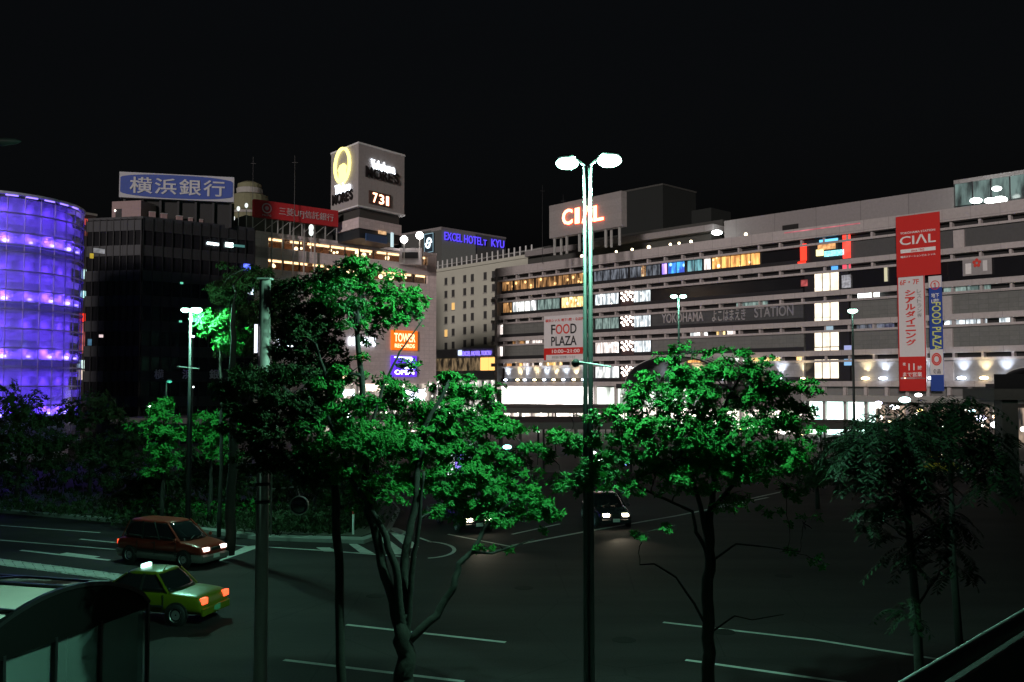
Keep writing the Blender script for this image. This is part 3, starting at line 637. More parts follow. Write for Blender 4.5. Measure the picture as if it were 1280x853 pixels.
for y0, y1 in ((.05,.30),(.30,.55),(.55,.80),(.80,.97)):
    MB().box(sgn*.05, sgn*.07, W_*y0, W_*y1, .1, ez-.08).build('glass_panel', gl, t)
for i in range(4): MB().box(sgn*(LX*(i+1)/5), sgn*(LX*i/5+.08), .03, .045, .1, ez-.08).build('glass_panel', gl, t)
for yf in (.0,.30,.55,.8,.98):
    MB().box(-.03,.03, W_*yf-.03, W_*yf+.03, 0, ez).build('post', dark if yf > .0 else polepaint, t)
for i in range(1, 6): MB().box(sgn*LX*i/5-.03, sgn*LX*i/5+.03, -.03, .03, 0, ez).build('post', galv, t)
MB().box(sgn*.05, sgn*.08, 0, W_, 1.0, 1.05).build('rail', galv, t)
MB().box(sgn*2, sgn*6, W_*.35, W_*.35+.4, .42, .47).build('bench_seat', galv, t)
# ------------------------------------------------------------------ pedestrian deck the camera stands on, with its parapet
def dk(px, py, dz=.6):
    r = ray(px, py); q = -dz / r.z; return Vector((r.x*q, r.y*q, 0))
qa = dk(1125,853); qb = dk(1280,762); dd = (qb - qa).normalized(); st_ = qa - dd * 6; en = qa + dd * 14
ang = math.atan2(dd.y, dd.x)
t = thing('parapet', 'dark parapet of the pedestrian deck with a pale top rail at the lower right corner', 'parapet', (st_.x, st_.y, 5.3), ang)
MB().box(0, 20, -.05, -.01, -.6, 1.07).build('panel', mat('parapet_panel', (.012,.013,.015), .6, 0, .3, 3), t)
MB().tube([(0,-.03,1.1),(20,-.03,1.1)], .022, 10).build('top_rail', mat('rail_paint', (.10,.09,.08), .5), t, True)
for k in range(11): MB().box(k*2-.03,k*2+.03,-.125,.005,-.1,1.09).build('post', dark, t)
nrm = Vector((dd.y, -dd.x, 0)); off_ = .14
pl = [st_ + nrm*off_, en + nrm*off_, en + nrm*7, st_ + nrm*7]
struct(MB().prism([(p.x, p.y) for p in pl], 4.9, 5.3).build('pedestrian_deck', concrete))

# unseen block added behind the photographer to keep the city glow off the square
t = thing('shade_block', 'long unseen block added behind the pedestrian deck to shade the square', 'building', (0,-45,0))
MB().box(-170,150,-14,0,0,25).build('wall', concrete, t); MB().box(-170,150,-.3,.3,25,25.8).build('parapet', concrete, t)
for k in range(6): MB().box(-169,149,.001,.06,2.2+3.9*k,4.0+3.9*k).build('window_band', mat('dark_window', (.012,.012,.014), .15, 0, .3, .5, 0, .6), t)
# ------------------------------------------------------------------ station building
S = Frame(624, 170, 1280, 106.3); SX1 = S.x(1278) + 26
BAY = 3.3; x1006 = S.x(1006)
def bay(i): return x1006 - BAY * 18 + BAY * i          # bay 18 ends at the stair tower
fz = [7.0, 11.1, 15.1, 19.1, 23.1, 27.0]
st = thing('station_building', 'long station department store with five banded upper floors across the right half', 'building', tuple(S.o), S.rz)
slabm = tiled('slab_cladding', (.44,.40,.39), 3.3, 9, .03, .6)
wallm = mat('panel_wall', (.17,.165,.16), .75, 0, .15, .4)
darkw = mat('dark_window', (.012,.012,.014), .15, 0, .3, .5, 0, .6)
louv = mat('louvre_dark', (.015,.014,.014), .6)
MB().box(0, SX1, .6, 28, 0, 27.6).build('wall', wallm, st)
MB().box(-.02, SX1, -.9, 1.2, 26.75, 28.3).build('parapet', slabm, st)
ledge = lambda z: MB().box(-.02, SX1, -.9, .6, z-.35, z+.35).build('floor_band', slabm, st)
for z in fz[:-1]: ledge(z)
for z in fz[1:]:
    MB().box(0, SX1, .25, .6, z-.9, z-.25).build('louvre_strip', louv, st)
    MB().box(-.01, SX1, -.62, .3, z-1.22, z-.92).build('thin_band', slabm, st)
    m_ = MB()
    for i in range(-1, 34): m_.box(bay(i)-.14, bay(i)+.14, -.55, .24, z-.93, z-.3)
    m_.build('fin', slabm, st)['kind'] = 'stuff'
MB().box(-.3, .35, -.85, 1.0, 6, 28.2).build('end_fin', slabm, st)
pal = dict(
 warm=room('room_warm', (.04,.018,.006), (.38,.19,.07), .8, 1.0, 2.0, (1,.55,.2)),
 dim=room('room_dim', (.012,.014,.018), (.10,.11,.13), .9, 1.3),
 white=room('room_white', (.25,.27,.28), (.95,.95,.9), 1.0, .9, 4),
 green=room('room_green', (.05,.075,.07), (.16,.22,.2), .9, 1.8),
 yellow=room('room_yellow', (.45,.26,.07), (1,.75,.35), 1.0, 2.2, 1.5, (1,.9,.6)),
 cool=room('room_cool', (.18,.21,.23), (.75,.8,.82), 1.0, 1.1, 2.2),
 blue=room('room_blue', (.02,.05,.35), (.05,.35,.75), 1.0, .8, 1.2, (.4,.9,1)),
 violet=room('room_violet', (.2,.12,.9), (.6,.4,1), 1.0, 1.0),
 teal=room('room_teal', (.02,.05,.07), (.12,.3,.33), .9, 1.0),
 orange=room('room_orange', (.28,.11,.03), (.8,.42,.12), 1.1, 1.0, 2.5, (1,.8,.45)),
 pale=room('room_pale', (.35,.3,.28), (.9,.8,.75), 1.0, 1.0, 2, (1,.9,.8)))
def panes(fl, px0, px1, kind, z0=None, z1=None, y=.05):
    z0 = fz[fl]+.95 if z0 is None else z0; z1 = fz[fl+1]-1.24 if z1 is None else z1
    x0, x1 = S.x(px0, y), S.x(px1, y); n = max(1, round((x1-x0)/1.65)); m = pal[kind] if isinstance(kind, str) else kind
    for i in range(n):
        a = x0+(x1-x0)*i/n; b = x0+(x1-x0)*(i+1)/n
        f = MB().box(a+.05, b-.05, y, y+.08, z0, z1).build('window', m, st)
    bs = MB()
    for i in range(n+1): q = x0+(x1-x0)*i/n; bs.box(q-.045, q+.045, y-.06, y+.1, z0, z1)
    bs.box(x0-.045, x1+.045, y-.06, y+.1, z0-.05, z0+.03).box(x0-.045, x1+.045, y-.06, y+.1, z1-.03, z1+.04); bs.build('window_frame', dark, st)
def glazing(fl, px0, px1):   # unlit glazing with a dark balustrade
    x0, x1 = S.x(px0), S.x(px1); MB().box(x0, x1, .15, .3, fz[fl]+.36, fz[fl+1]-1.2).build('dark_glazing', darkw, st)
    MB().box(x0, x1, -.3, -.26, fz[fl]+.36, fz[fl]+.95).build('balustrade', mat('balustrade', (.02,.02,.022), .5), st)
def panel(fl, px0, px1, m=None, low=True):
    x0, x1 = S.x(px0), S.x(px1); MB().box(x0, x1, -.25, .3, fz[fl]+.36, fz[fl+1]-1.24).build('wall_panel', m or panelm, st)
panelm = tiled('facade_panel', (.16,.165,.155), 1.1, .55, .03, .75)
for fl in range(5): glazing(fl, 628, 1006)
# top floor
panes(4,628,641,'warm'); panes(4,643,668,'warm'); panes(4,670,730,'warm'); panes(4,743,786,'dim'); panes(4,788,826,'pale' if 0 else 'dim')
panes(4,802,808,'orange'); panes(4,828,835,'violet'); panes(4,836,857,'blue'); panes(4,860,879,'teal'); panes(4,881,890,'pale'); panes(4,891,952,'orange')
# fourth
panes(3,629,640,'warm'); panes(3,641,671,'white'); panes(3,672,700,'green'); panes(3,702,731,'yellow'); panes(3,744,774,'cool'); panes(3,792,814,'cool')
# third
panel(2,630,742); panes(2,744,774,'green'); panes(2,792,814,'cool'); panel(2,816,1006, tiled('dark_panel', (.075,.078,.08), 1.1,.55,.03,.7))
# second
panel(1,632,742); panes(1,744,774,'pale'); panes(1,792,814,'cool'); panel(1,816,1006)
# first
panel(0,632,742, tiled('pale_panel', (.3,.3,.31), 1.1,.55,.03,.8)); panes(0,744,774,'white'); panes(0,792,814,'cool'); panel(0,816,1006, tiled('pale_panel', (.3,.3,.31), 1.1,.55,.03,.8))
for fl in (2,1): panes(fl,624.8,629,'pale', y=-.1)
# clerestory rows that are lit
def clere(fl, px0, px1, kind):
    x0, x1 = S.x(px0), S.x(px1); n = max(1, int((x1-x0)/1.1)); rnd = random.Random(int(px0)); ms = pal[kind]
    for i in range(n):
        if rnd.random() < .8: MB().box(x0+(x1-x0)*i/n+.06, x0+(x1-x0)*(i+1)/n-.06, .16, .24, fz[fl+1]-.88, fz[fl+1]-.38).build('clerestory_window', ms, st)
for r_ in ((1,640,655,'warm'),(1,656,681,'pale'),(0,632,652,'orange'),(0,653,680,'pale'),(0,682,702,'yellow'),(1,862,884,'white'),(1,884,906,'yellow'),(1,908,930,'pale'),(0,816,830,'yellow'),(0,850,885,'orange'),(0,905,935,'white'),(0,938,1004,'yellow'),(2,920,960,'green'),(1,1070,1118,'dim'),(1,1180,1278,'cool'),(2,1180,1240,'green')):
    clere(*r_)
# stair tower with lit landings
tx0, tx1 = S.x(1008), S.x(1063)
MB().box(tx0, tx1, -.2, .3, 7.4, 26.7).build('stair_tower', mat('stair_dark', (.02,.02,.022), .4), st)
wl = emit('landing_light', (1,.86,.66), 1.5, .25, .6)
for y0, y1, k in ((340,358,0),(360,366,0),(377,396,1),(398,403,1),(414,433,2),(435,441,2),(450,473,3)):
    a = S.hit(1018,y0,-.3); b = S.hit(1048,y1,-.3); f = MB().box(a[0], b[0], -.26, -.2, b[1], a[1]).build('landing_window', wl, st)
    for q in (.33,.66): MB().box(a[0]+(b[0]-a[0])*q-.05, a[0]+(b[0]-a[0])*q+.05, -.32, -.24, b[1]-.1, a[1]+.1).build('mullion', dark, f)
# right section panels
for fl in range(4, -1, -1):
    m = [tiled('pale_panel2', (.27,.27,.28), 3.3,1.3,.03,.8), panelm, panelm, darkw, mat('dim_panel', (.075,.075,.075), .7)][fl]
    MB().box(S.x(1066), SX1, -.25, .3, fz[fl]+.36, fz[fl+1]-1.24).build('wall_panel', m, st)
colm = mat('pilaster', (.42,.38,.37), .7)
for fl, px in ((4,1203),(2,1186),(1,1186),(0,1186)):
    x0 = S.x(px-6); MB().box(x0, x0+1.25, -.6, -.24, fz[fl]+.36, fz[fl+1]-1.4).build('pilaster', colm, st)
# shop sign lights and displays as separate signs on the facade
def box_sign(name, label, px0, py0, px1, py1, m, y=-.4, d=.15, fr=S, cat='sign', group=None, txt=None, tm=None, parts=None, z=None):
    a = fr.hit(px0, py0, y); b = fr.hit(px1, py1, y)
    mid_ = (fr.hit(px0, (py0+py1)/2, y)[1] + fr.hit(px1, (py0+py1)/2, y)[1]) / 2
    zt_ = fr.hit((px0+px1)/2, py0, y)[1]; zb_ = fr.hit((px0+px1)/2, py1, y)[1]
    x0, x1 = a[0], b[0]; o_ = fr.w(x0, y, 0); o_.z = zb_
    t_ = thing(name, label, cat, tuple(o_), fr.rz, group); w_, h_ = x1-x0, zt_-zb_
    MB().box(0, w_, 0, d, 0, h_).build('board', m, t_)
    for (s_, u0, u1, v0, v1, mm) in (parts or []):
        if s_ is None: MB().box(u0*w_, u1*w_, -.03, -.004, v0*h_, v1*h_).build('stripe', mm, t_)
        else: text(s_, 'lettering', mm, t_, u0*w_, u1*w_, v0*h_, v1*h_, -.031, .03, bold=.035 if mm.name == 'ink_red_bold' else .012)
    return t_
cloth_w = mat('banner_white', (.62,.6,.6), .7, 0, .06); cloth_r = mat('banner_red', (.55,.02,.015), .6, 0, .06); cloth_b = mat('banner_blue', (.02,.06,.30), .6, 0, .06)
ink = mat('ink_black', (.02,.02,.022), .6); inkr = mat('ink_red', (.6,.05,.035), .6); inkw = mat('ink_white', (.75,.72,.7), .6); inky = mat('ink_yellow', (.62,.66,.16), .6); inkg = mat('ink_grey', (.3,.3,.3), .6)
box_sign('wall_sign', 'white FOOD PLAZA poster with a red strip of opening hours on the station facade', 680, 394, 733, 450, cloth_w, -1.0, .1, parts=[
  ('横浜シァル 地下1階・食品街', .04,.96,.86,.93, inkr), ('F', .18,.28,.58,.8, ink), ('OO', .29,.62,.58,.8, inkr), ('D', .64,.78,.58,.8, ink), ('PLAZA', .18,.78,.32,.53, ink),
  (None, 0,1,.12,.27, cloth_r), ('10:00~21:00', .2,.85,.155,.235, inkw), ('年中無休 毎日営業しています', .2,.75,.03,.09, inkg), (None,0,.05,0,.12,cloth_r)])
# the three hanging banners at the right
box_sign('banner', 'red CIAL banner, the topmost and widest of the hanging banners on the station', 1119.5, 268, 1176, 345, cloth_r, -1.4, .1, parts=[
  ('YOKOHAMA STATION', .1,.9,.70,.735, inkw), ('CIΛL', .09,.91,.52,.67, inkw), (None,.1,.9,.39,.45, inkw), ('since 1962', .35,.65,.40,.44, inkr), ('横浜ステーションビル シァル', .1,.9,.31,.345, inkw)])
inkr2 = mat('ink_red_bold', (.6,.04,.03), .6)
tb = box_sign('banner', 'tall white banner with red vertical Japanese lettering, below the red CIAL banner', 1121.5, 346, 1158.5, 489, cloth_w, -1.4, .1, parts=[
  (None,0,.035,0,1,cloth_r),(None,.965,1,0,1,cloth_r),(None,0,1,0,.30,cloth_r), ('6F・7F', .1,.8,.93,.975, inkr)] +
  [(c, .28, .66, .832-.062*i, .885-.062*i, inkr2) for i, c in enumerate('シァルダイニング')] +
  [(c, .72, .88, .80-.042*i+.05, .835-.042*i+.05, inkg) for i, c in enumerate('レストラン街')] +
  [(None,.06,.94,.105,.12, inkw), ('11', .36,.58,.18,.24, inkw), ('夜', .15,.26,.22,.25, inkw), ('時', .70,.85,.18,.22, inkw), ('まで営業', .15,.85,.125,.165, inkw)])
tbw = box_sign('banner', 'narrow blue FOOD PLAZA banner with yellow lettering, right below the red CIAL banner', 1160.5, 345, 1180, 489, cloth_b, -1.4, .1, parts=[
  (None,0,1,.9,1,cloth_w),('①', .15,.85,.88,.96, inkr),('地下', .2,.8,.81,.85, inkw),('1階', .2,.8,.765,.80, inkw),(None,0,1,.14,.36,cloth_w),('◎', .12,.88,.22,.33, inkr),('食品', .2,.8,.15,.19, ink)])
# vertical FOOD PLAZA, letters turned a quarter
a = S.hit(1160.5,378,-1.4); b = S.hit(1180,440,-1.4); wv_ = b[0]-a[0]; hv = S.hit(1170,376,-1.4)[1]-S.hit(1170,436,-1.4)[1]; top = S.hit(1170,378,-1.4)[1]-S.hit(1170,489,-1.4)[1]
o = text('FOOD PLAZA', 'lettering', inky, None, 0, hv, 0, wv_*.62, 0, .03, bold=.01)
for v in o.data.vertices:
    x, z = v.co.x, v.co.z; v.co.x = wv_*.2 + z; v.co.z = top - x; v.co.y -= .034
o.parent = tbw
# letters on the third floor: YOKOHAMA (script) STATION
stl = mat('steel_letter', (.55,.55,.56), .35, .7)
def letters(name, label, s, fr, px0, px1, pyt, pyb, y, m, parent=None, group=None, cat='lettering', depth=.12, bold=.01):
    x0, x1 = fr.x(px0, y), fr.x(px1, y); pm = (px0+px1)/2; z1, z0 = fr.hit(pm, pyt, y)[1], fr.hit(pm, pyb, y)[1]
    o_ = fr.w(x0, y, 0); o_.z = z0
    t_ = text(s, name, m, None, 0, x1-x0, 0, z1-z0, 0, depth, bold=bold); t_.location = o_; t_.rotation_euler = (0,0,fr.rz)
    return tag(t_, label, cat, group)
letters('wall_lettering', 'steel capital letters YOKOHAMA on the dark station wall', 'YOKOHAMA', S, 828, 880, 391, 403, -.3, stl)
letters('wall_lettering', 'steel Japanese characters in the middle of the dark station wall', 'よこはまえき', S, 891, 933, 387, 401, -.3, stl)
letters('wall_lettering', 'steel capital letters STATION on the dark station wall', 'STATION', S, 944, 993, 383, 396, -.3, stl)
# small lights and signs of the stair tower top
for lab, p0, q0, p1, q1, m in (('small cyan screen at the top of the stair tower', 1024,299,1047,304,emit('cy',(.15,.6,1),1.5)), ('orange lit shelf sign on the stair tower', 1022,305,1044,312,emit('og',(1,.5,.2),.7,.6,2)),
    ('pale cyan strip sign on the stair tower', 1030,313,1055,320,emit('cy2',(.3,.85,.9),1.4,.5,3)), ('yellow-white lit sign at the left of the stair tower', 1020,312,1029,320,emit('yw',(1,.85,.4),1.8)),
    ('red and white vertical neon sign on the stair tower', 1053,294,1063,323,emit('rn',(1,.06,.04),1.8,.4,.6)), ('small blue sign above the second landing window', 1039,333,1047,338,emit('bl',(.1,.4,.9),1.2)),
    ('small red sign right of the blue sign on the stair tower', 1053,331,1063,337,emit('rd',(.9,.1,.15),1)), ('grey lit notice right of the landing window', 1052,344,1063,360,emit('gn',(.35,.35,.38),.7,.5,3)),
    ('small pale blue sign low on the stair tower', 1055,432,1064,440,emit('lb',(.4,.45,.8),.7)), ('lower pale blue sign on the stair tower', 1055,449,1064,457,emit('lb2',(.25,.5,.8),.9)), ('dim blue-white sign between lower landing windows', 1031,408,1041,413,emit('lb3',(.35,.5,.6),.8)),
    ('red vertical neon sign beside the top floor at the left of the stair tower', 1000,305,1008,326,emit('rn2',(1,.04,.02),2)), ('small red neon foot under the vertical red sign', 997,327,1007,331,emit('rn3',(1,.04,.02),1.5)),
    ('dim red and grey sign below the red neon sign', 1001,350,1009,358,emit('rg',(.5,.1,.1),.6,.6,2)), ('thin pale vertical light tube on the right part of the station', 1105,333,1109,352,emit('tb',(.8,.75,.5),.6)),
    ('wide white bright sign between stair tower and banners', 1072,366,1099,373,emit('wb',(.9,1,.98),3,.6,1.0))):
    box_sign('lit_sign', lab, p0, q0, p1, q1, m, -.5, .12)
box_sign('poster_sign', 'round-topped poster sign with a red emblem right of the red banner', 1203, 322, 1240, 344, mat('poster_grey', (.28,.26,.26), .6), -.6, .1, parts=[('✿', .35,.65,.45,.95, inkr), (None,.1,.3,.1,.7,inkw), (None,.7,.85,.2,.8,cloth_w)])
# star-shaped light clusters in the windows
for fl, lab in ((3,'star of white bulbs in the fourth floor window bay'),(2,'star of white bulbs in the third floor window bay'),(1,'star of white bulbs in the second floor window bay'),(0,'star of white bulbs in the lowest window bay')):
    x0, x1 = S.x(775,-.7), S.x(791,-.7); t_ = thing('light_star', lab, 'light decoration', tuple(S.w(x0, -.7, fz[fl]+1.0)), S.rz, 'stars of bulbs in the station windows')
    w_ = x1-x0; MB().box(0, w_, .3, .36, -.5, 1.9).build('backing', mat('brown_back', (.05,.03,.03)), t_)
    for i, (u_, v_) in enumerate(((.1,.9),(.45,1),(.75,.95),(.3,.7),(.62,.72),(.1,.45),(.42,.5),(.8,.5),(.25,.2),(.55,.25),(.95,.2),(.95,.85))):
        MB().ball((u_*w_, .2, v_*1.7), .2, 6).build('bulb', emit('bulb', (1,.85,.75), 5), t_, True)
# uplights on the ledge
cw = (.75,.85,1); wwm = (1,.78,.42)
ups = [(633,1),(648,0),(657,1),(669,0),(681,1),(693,0),(705,1),(718,0),(730,1),(838,1),(870,0),(905,1),(945,0),(975,1),(1004,0),(1082,0),(1104,1),(1202,1),(1230,0),(1256,1),(1135,0),(1165,1)]
ORD = 'first second third fourth fifth sixth seventh eighth ninth tenth eleventh twelfth thirteenth fourteenth fifteenth sixteenth seventeenth eighteenth nineteenth twentieth twenty-first twenty-second'.split()
for i, (px, cold) in enumerate(ups):
    x = S.x(px, -.8); col = cw if cold else wwm; big = px > 1060
    t_ = tag(MB().ball((0,0,0), .34 if big else .3, 8, (1.6 if big else 1.1,1,.6)).build('uplight', emit('up_cold' if cold else 'up_warm', col, 10), None, True),
      '%s uplight on the station ledge, %s in the row from its far left end' % ('white' if cold else 'warm yellow', ORD[sorted(u[0] for u in ups).index(px)]),
      'uplight', 'uplights along the station ledge')
    t_.location = S.w(x, -1.0, 7.7); 
    o = lamp('SPOT', 'uplight_beam', t_, (0,0,.2), 2200 if big else 1500, col, .12, (R(180-14), 0, S.rz), 75, .9)
# bright deck-level frontage under the ledge
fasc = emit('shop_fascia', (1,.95,.9), 5.5, .6, .35)
MB().box(S.x(630), S.x(742), -.5, .0, 3.5, 6.5).build('shop_fascia', fasc, st)
shopm = room('shop', (.35,.32,.27), (1,.92,.8), 1.4, .5, 5)
shopg = room('shop_green', (.25,.6,.5), (.75,1,.92), 1.5, .35, 3)
MB().box(S.x(628), S.x(1018), .3, .5, .2, 3.3).build('shop_window', shopm, st)
MB().box(S.x(744), S.x(880), .3, .5, 3.4, 6.4).build('shop_wall', room('shop_wall', (.15,.17,.15), (.9,.98,.88), 1.0, .3, 2.5), st)
MB().box(S.x(1010), S.x(1092), .3, .5, .2, 4.6).build('shop_window', shopg, st)
MB().box(S.x(1092), SX1, .3, .5, .2, 4.2).build('shop_window', room('shop_r', (.01,.01,.01), (.3,.22,.16), 1.0, .6, 4), st)
MB().box(S.x(1012), SX1, -2.2, .2, 4.7, 5.5).build('beam', concrete, st)
for px in range(640, 1280, 26): x = S.x(px); MB().box(x-.2, x+.2, -.3, .25, 0, 6.6).build('column', colm, st)
# upper setback and roof items
bx0 = S.x(907, 6); 
uw = tiled('setback_wall', (.27,.25,.25), 6.6, 9, .04, .55)
z_ = S.hit(1020, 259.5, 6)[1]
MB().box(bx0, S.x(1196,6), 6, 20, 27.6, z_).build('setback_storey', uw, st)
MB().box(S.x(1196,6), SX1, 6.5, 20, 27.6, z_+.4).build('setback_glazing', room('roof_green', (.01,.014,.014), (.10,.15,.14), .8, .6), st)
MB().box(S.x(1196,6), SX1, 6.2, 20, z_+.4, z_+.9).build('setback_roof', uw, st)
MB().box(S.x(980,5.9), S.x(1000,5.9), 5.9, 6.1, 29.3, 30.3).build('louvre', louv, st)
g_ = MB()
for i in range(14): x = S.x(1196,6)+2.2*i; g_.box(x-.06,x+.06,6.3,6.5,27.6,z_+.4)
g_.box(S.x(1196,6), SX1, 6.3, 6.5, 29.7, 29.82); g_.build('glazing_bars', dark, st)
MB().box(S.x(660,5), S.x(890,5), 5, 16, 28.4, 30.6).build('plant_storey', mat('plant_wall', (.06,.06,.055), .8), st)
MB().box(S.x(656,3.6), S.x(893,3.6), 3.6, 16, 30.6, 31.6).build('plant_roof', uw, st)
MB().box(S.x(740,10), S.x(905,10), 10, 18, 31.6, 33.4).build('roof_wall', mat('plant_wall', (.06,.06,.055), .8), st)
for i, (px, s_) in enumerate(((728,.3),(771,.2),(791,.22),(812,.3),(839,.22),(850,.2),(865,.25),(934,.25))):
    tag(MB().ball(tuple(S.w(S.x(px, 2), 2, 29.0)), s_, 6).build('roof_light', emit('roof_bulb', (1,.8,.5), 7), None, True), 'small warm light on the station roof terrace near %s' % ['the tall lamp pole','the CIAL sign','the grey box tower','the blue window','the blue-lit windows, left of a pair','the blue-lit windows, right of a pair','the start of the orange windows','the long setback wall'][i], 'roof light', 'small lights on the station roof terrace')
for i, (px, py, s_) in enumerate(((896,291,.55),(1220,251,.5),(1238,251,.5),(1250,250,.6),(1246,236,.4))):
    x, zz = S.hit(px, py, 3); t_ = tag(MB().ball((0,0,0), s_, 8, (1.5,1,.7)).build('floodlight', emit('flood', (.9,1,.95), 14), None, True), ['bright floodlight at the left end of the long setback wall','leftmost floodlight before the roof glazing','left one of the touching pair of floodlights','right one of the touching pair of floodlights','small floodlight above the touching pair'][i], 'floodlight', 'floodlights on the station roof'); t_.location = S.w(x, 3, zz)
# neon streak sign on the parapet
box_sign('neon_strip', 'thin pink and white neon strip along the station parapet', 980, 284.7, 1075, 286, emit('pink', (.9,.25,.3), .4, .8, .5), -.95, .04)
# rooftop sign
SG = Frame(687, 150, 778, 138)
def fz2(px, py): return SG.hit(px, py)[1]
t_ = thing('rooftop_sign', 'big white rooftop board with glowing red CIAL letters beside the tall lamp pole', 'sign', tuple(SG.o), SG.rz)
zt_, zb_ = fz2(732, 248), fz2(732, 290.5); wS = SG.len
MB().box(0, wS, 0, 1.2, zb_, zt_).build('board', tiled('sign_board', (.30,.28,.27), 20, 1.1, .03, .85), t_)
for i in range(6): MB().box(wS*(.04+.18*i), wS*(.04+.18*i)+.3, .3, .6, 28, zb_).build('support', galv, t_)
for i in range(3): MB().box(wS*(.1+.35*i), wS*(.1+.35*i)+.3, .9, 1.15, 28, zb_+.4).build('support', galv, t_)
nr = emit('neon_red', (1,.30,.16), 7); nro = emit('neon_edge', (1,.05,.01), 2.0)
for s_, p0, p1 in (('C',704.5,717),('I',720.5,726),('Λ',729,743),('L',744,756)):
    x0, x1 = SG.x(p0), SG.x(p1); pm = (p0+p1)/2; z1, z0 = fz2(pm, 262.5-(pm-705)*.13), fz2(pm, 282-(pm-705)*.13)
    text(s_, 'letter_edge', nro, t_, x0-.1, x1+.1, z0-.1, z1+.1, -.05, .05, bold=.04)
    text(s_, 'letter', nr, t_, x0, x1, z0, z1, -.15, .12, bold=.02)
tg = thing('plant_tower', 'dim grey box tower right of the CIAL rooftop sign', 'building', tuple(S.w(S.x(778,14),14,27.6)), S.rz)
zz = S.hit(800, 237, 14)[1]-27.6
MB().box(0, S.x(830,14)-S.x(778,14), 0, 10, 0, zz).build('wall', mat('tower_grey', (.014,.017,.016), .8), tg); MB().box(-.1, S.x(830,14)-S.x(778,14)+.1, -.1, 10.1, zz, zz+.3).build('roof', mat('plant_wall', (.06,.06,.055), .8), tg)
tg = thing('plant_tower', 'small dark box on the station roof left of the floodlight', 'building', tuple(S.w(S.x(866,16),16,27.6)), S.rz)
MB().box(0, 4, 0, 6, 0, S.hit(875,262,16)[1]-27.6).build('wall', mat('tower_grey', (.014,.017,.016), .8), tg); MB().box(1.2,2.2,-.05,0,3,5).build('door', dark, tg)
# far tower with lit crown
p = at(825, 236, 420); tt = thing('high_rise', 'distant dark skyscraper with a warm lit crown behind the CIAL sign', 'building', (p.x, 420, 0))
MB().lathe([(6.8,0),(6.8,p.z-6),(5.5,p.z-3),(5.5,p.z)], 8).build('wall', mat('far_wall', (.06,.07,.09), .6), tt)
MB().lathe([(5.9,p.z-3.2),(5.9,p.z-2.0),(5.2,p.z+.3),(4.6,p.z+.4)], 8).build('crown_light', emit('crown', (1,.5,.22), .9, .8, .1), tt)
g_ = MB()
for i in range(8): a_ = R(45*i); g_.box(6.6*math.cos(a_)-.2, 6.6*math.cos(a_)+.2, 6.6*math.sin(a_)-.2, 6.6*math.sin(a_)+.2, 0, p.z-6)
g_.build('corner_fins', whitep, tt)
# forecourt: arched hall roof, dark bus terminal roofs, lit shelter, walkway at right
def vault(label, px0, px1, top_py, y0, zb_, name='arched_canopy'):
    x0, x1 = S.x(px0, y0), S.x(px1, y0); h_ = S.hit((px0+px1)/2, top_py, y0)[1] - zb_
    t_ = thing(name, label, 'canopy', tuple(S.w(x0, y0, 0)), S.rz, 'arched canopies in front of the station'); w_ = x1-x0; n = 16; vs = []; fs = []
    def pt(k, e=0): a_ = math.pi*k/n; return (w_/2-(w_/2+e)*math.cos(a_), zb_+(h_+e)*math.sin(a_))
    for k in range(n+1):
        x, z = pt(k); X, Z = pt(k, .25); vs += [(x,0,z),(x,8,z),(X,0,Z),(X,8,Z)]
    for k in range(n):
        q = k*4; r = q+4; fs += [(q,q+1,r+1,r),(q+2,r+2,r+3,q+3),(q,r,r+2,q+2),(q+1,q+3,r+3,r+1)]
    MB().add(vs, fs).build('roof', dark, t_, True)
    rb = MB()
    for i in range(6):
        for k in range(n): a_, b_ = pt(k,.3), pt(k+1,.3); rb.bar((a_[0],i*1.55+.1,a_[1]),(b_[0],i*1.55+.1,b_[1]),.12,.12)
    rb.build('rib', galv, t_)
    for x in (.4, w_-.4): MB().box(x-.2,x+.2,.2,.6,0,zb_+.2).build('column', concrete, t_)
    MB().box(-1.5, w_+1.5, -.6, 8, zb_-.7, zb_).build('eave', dark, t_)
    return t_
vault('dark arched canopy roof before the station, left of the right tree', 783, 905, 447, -11, 7.0)
vault('dark arched canopy at the right edge before the station', 1252, 1330, 462, -11, 7.0)
def flat_roof(label, px0, px1, D0, D1_, z, lights, name='terminal_roof'):
    x0, x1 = gx(px0, D0), gx(px1, D0); t_ = thing(name, label, 'canopy', (x0, D0, 0), 0, 'bus terminal roofs'); w_ = x1-x0; d_ = D1_-D0
    MB().box(0, w_, 0, d_, z-.35, z).build('roof', mat('roof_dark', (.035,.03,.028), .8, 0, .3, .5), t_)
    MB().box(-.05, w_+.05, -.08, 0, z-.45, z+.08).build('fascia', mat('fascia_grey', (.08,.075,.07), .6), t_)
    for i in range(5):
        for yy in (1, d_-1): MB().tube([(w_*(.04+.23*i),yy,0),(w_*(.04+.23*i),yy,z-.35)], .08, 8).build('post', dark, t_)
    for u_, v_ in lights: MB().box(w_*u_-.35,w_*u_+.35,d_*v_-.1,d_*v_+.1,z-.45,z-.36).build('tube_light', emit('tube', (.95,1,.98), 9), t_)
flat_roof('dark flat bus terminal roof below the bright shop fascia', 600, 790, 96, 118, 4.4, [(.3,.1),(.6,.1)])
flat_roof('nearer dark bus terminal roof between the two foreground trees', 560, 800, 72, 88, 3.9, [(.2,.05),(.75,.05)])
flat_roof('long dark terminal roof behind the left background trees', 140, 300, 82, 90, 3.9, [(.5,.05)])
flat_roof('bus terminal roof seen through the foreground tree', 330, 540, 78, 88, 4.2, [(.35,.02),(.55,.02)])
flat_roof('terminal roof before the green-lit shop', 960, 1110, 78, 88, 3.6, [(.2,.05),(.5,.05),(.8,.05)])
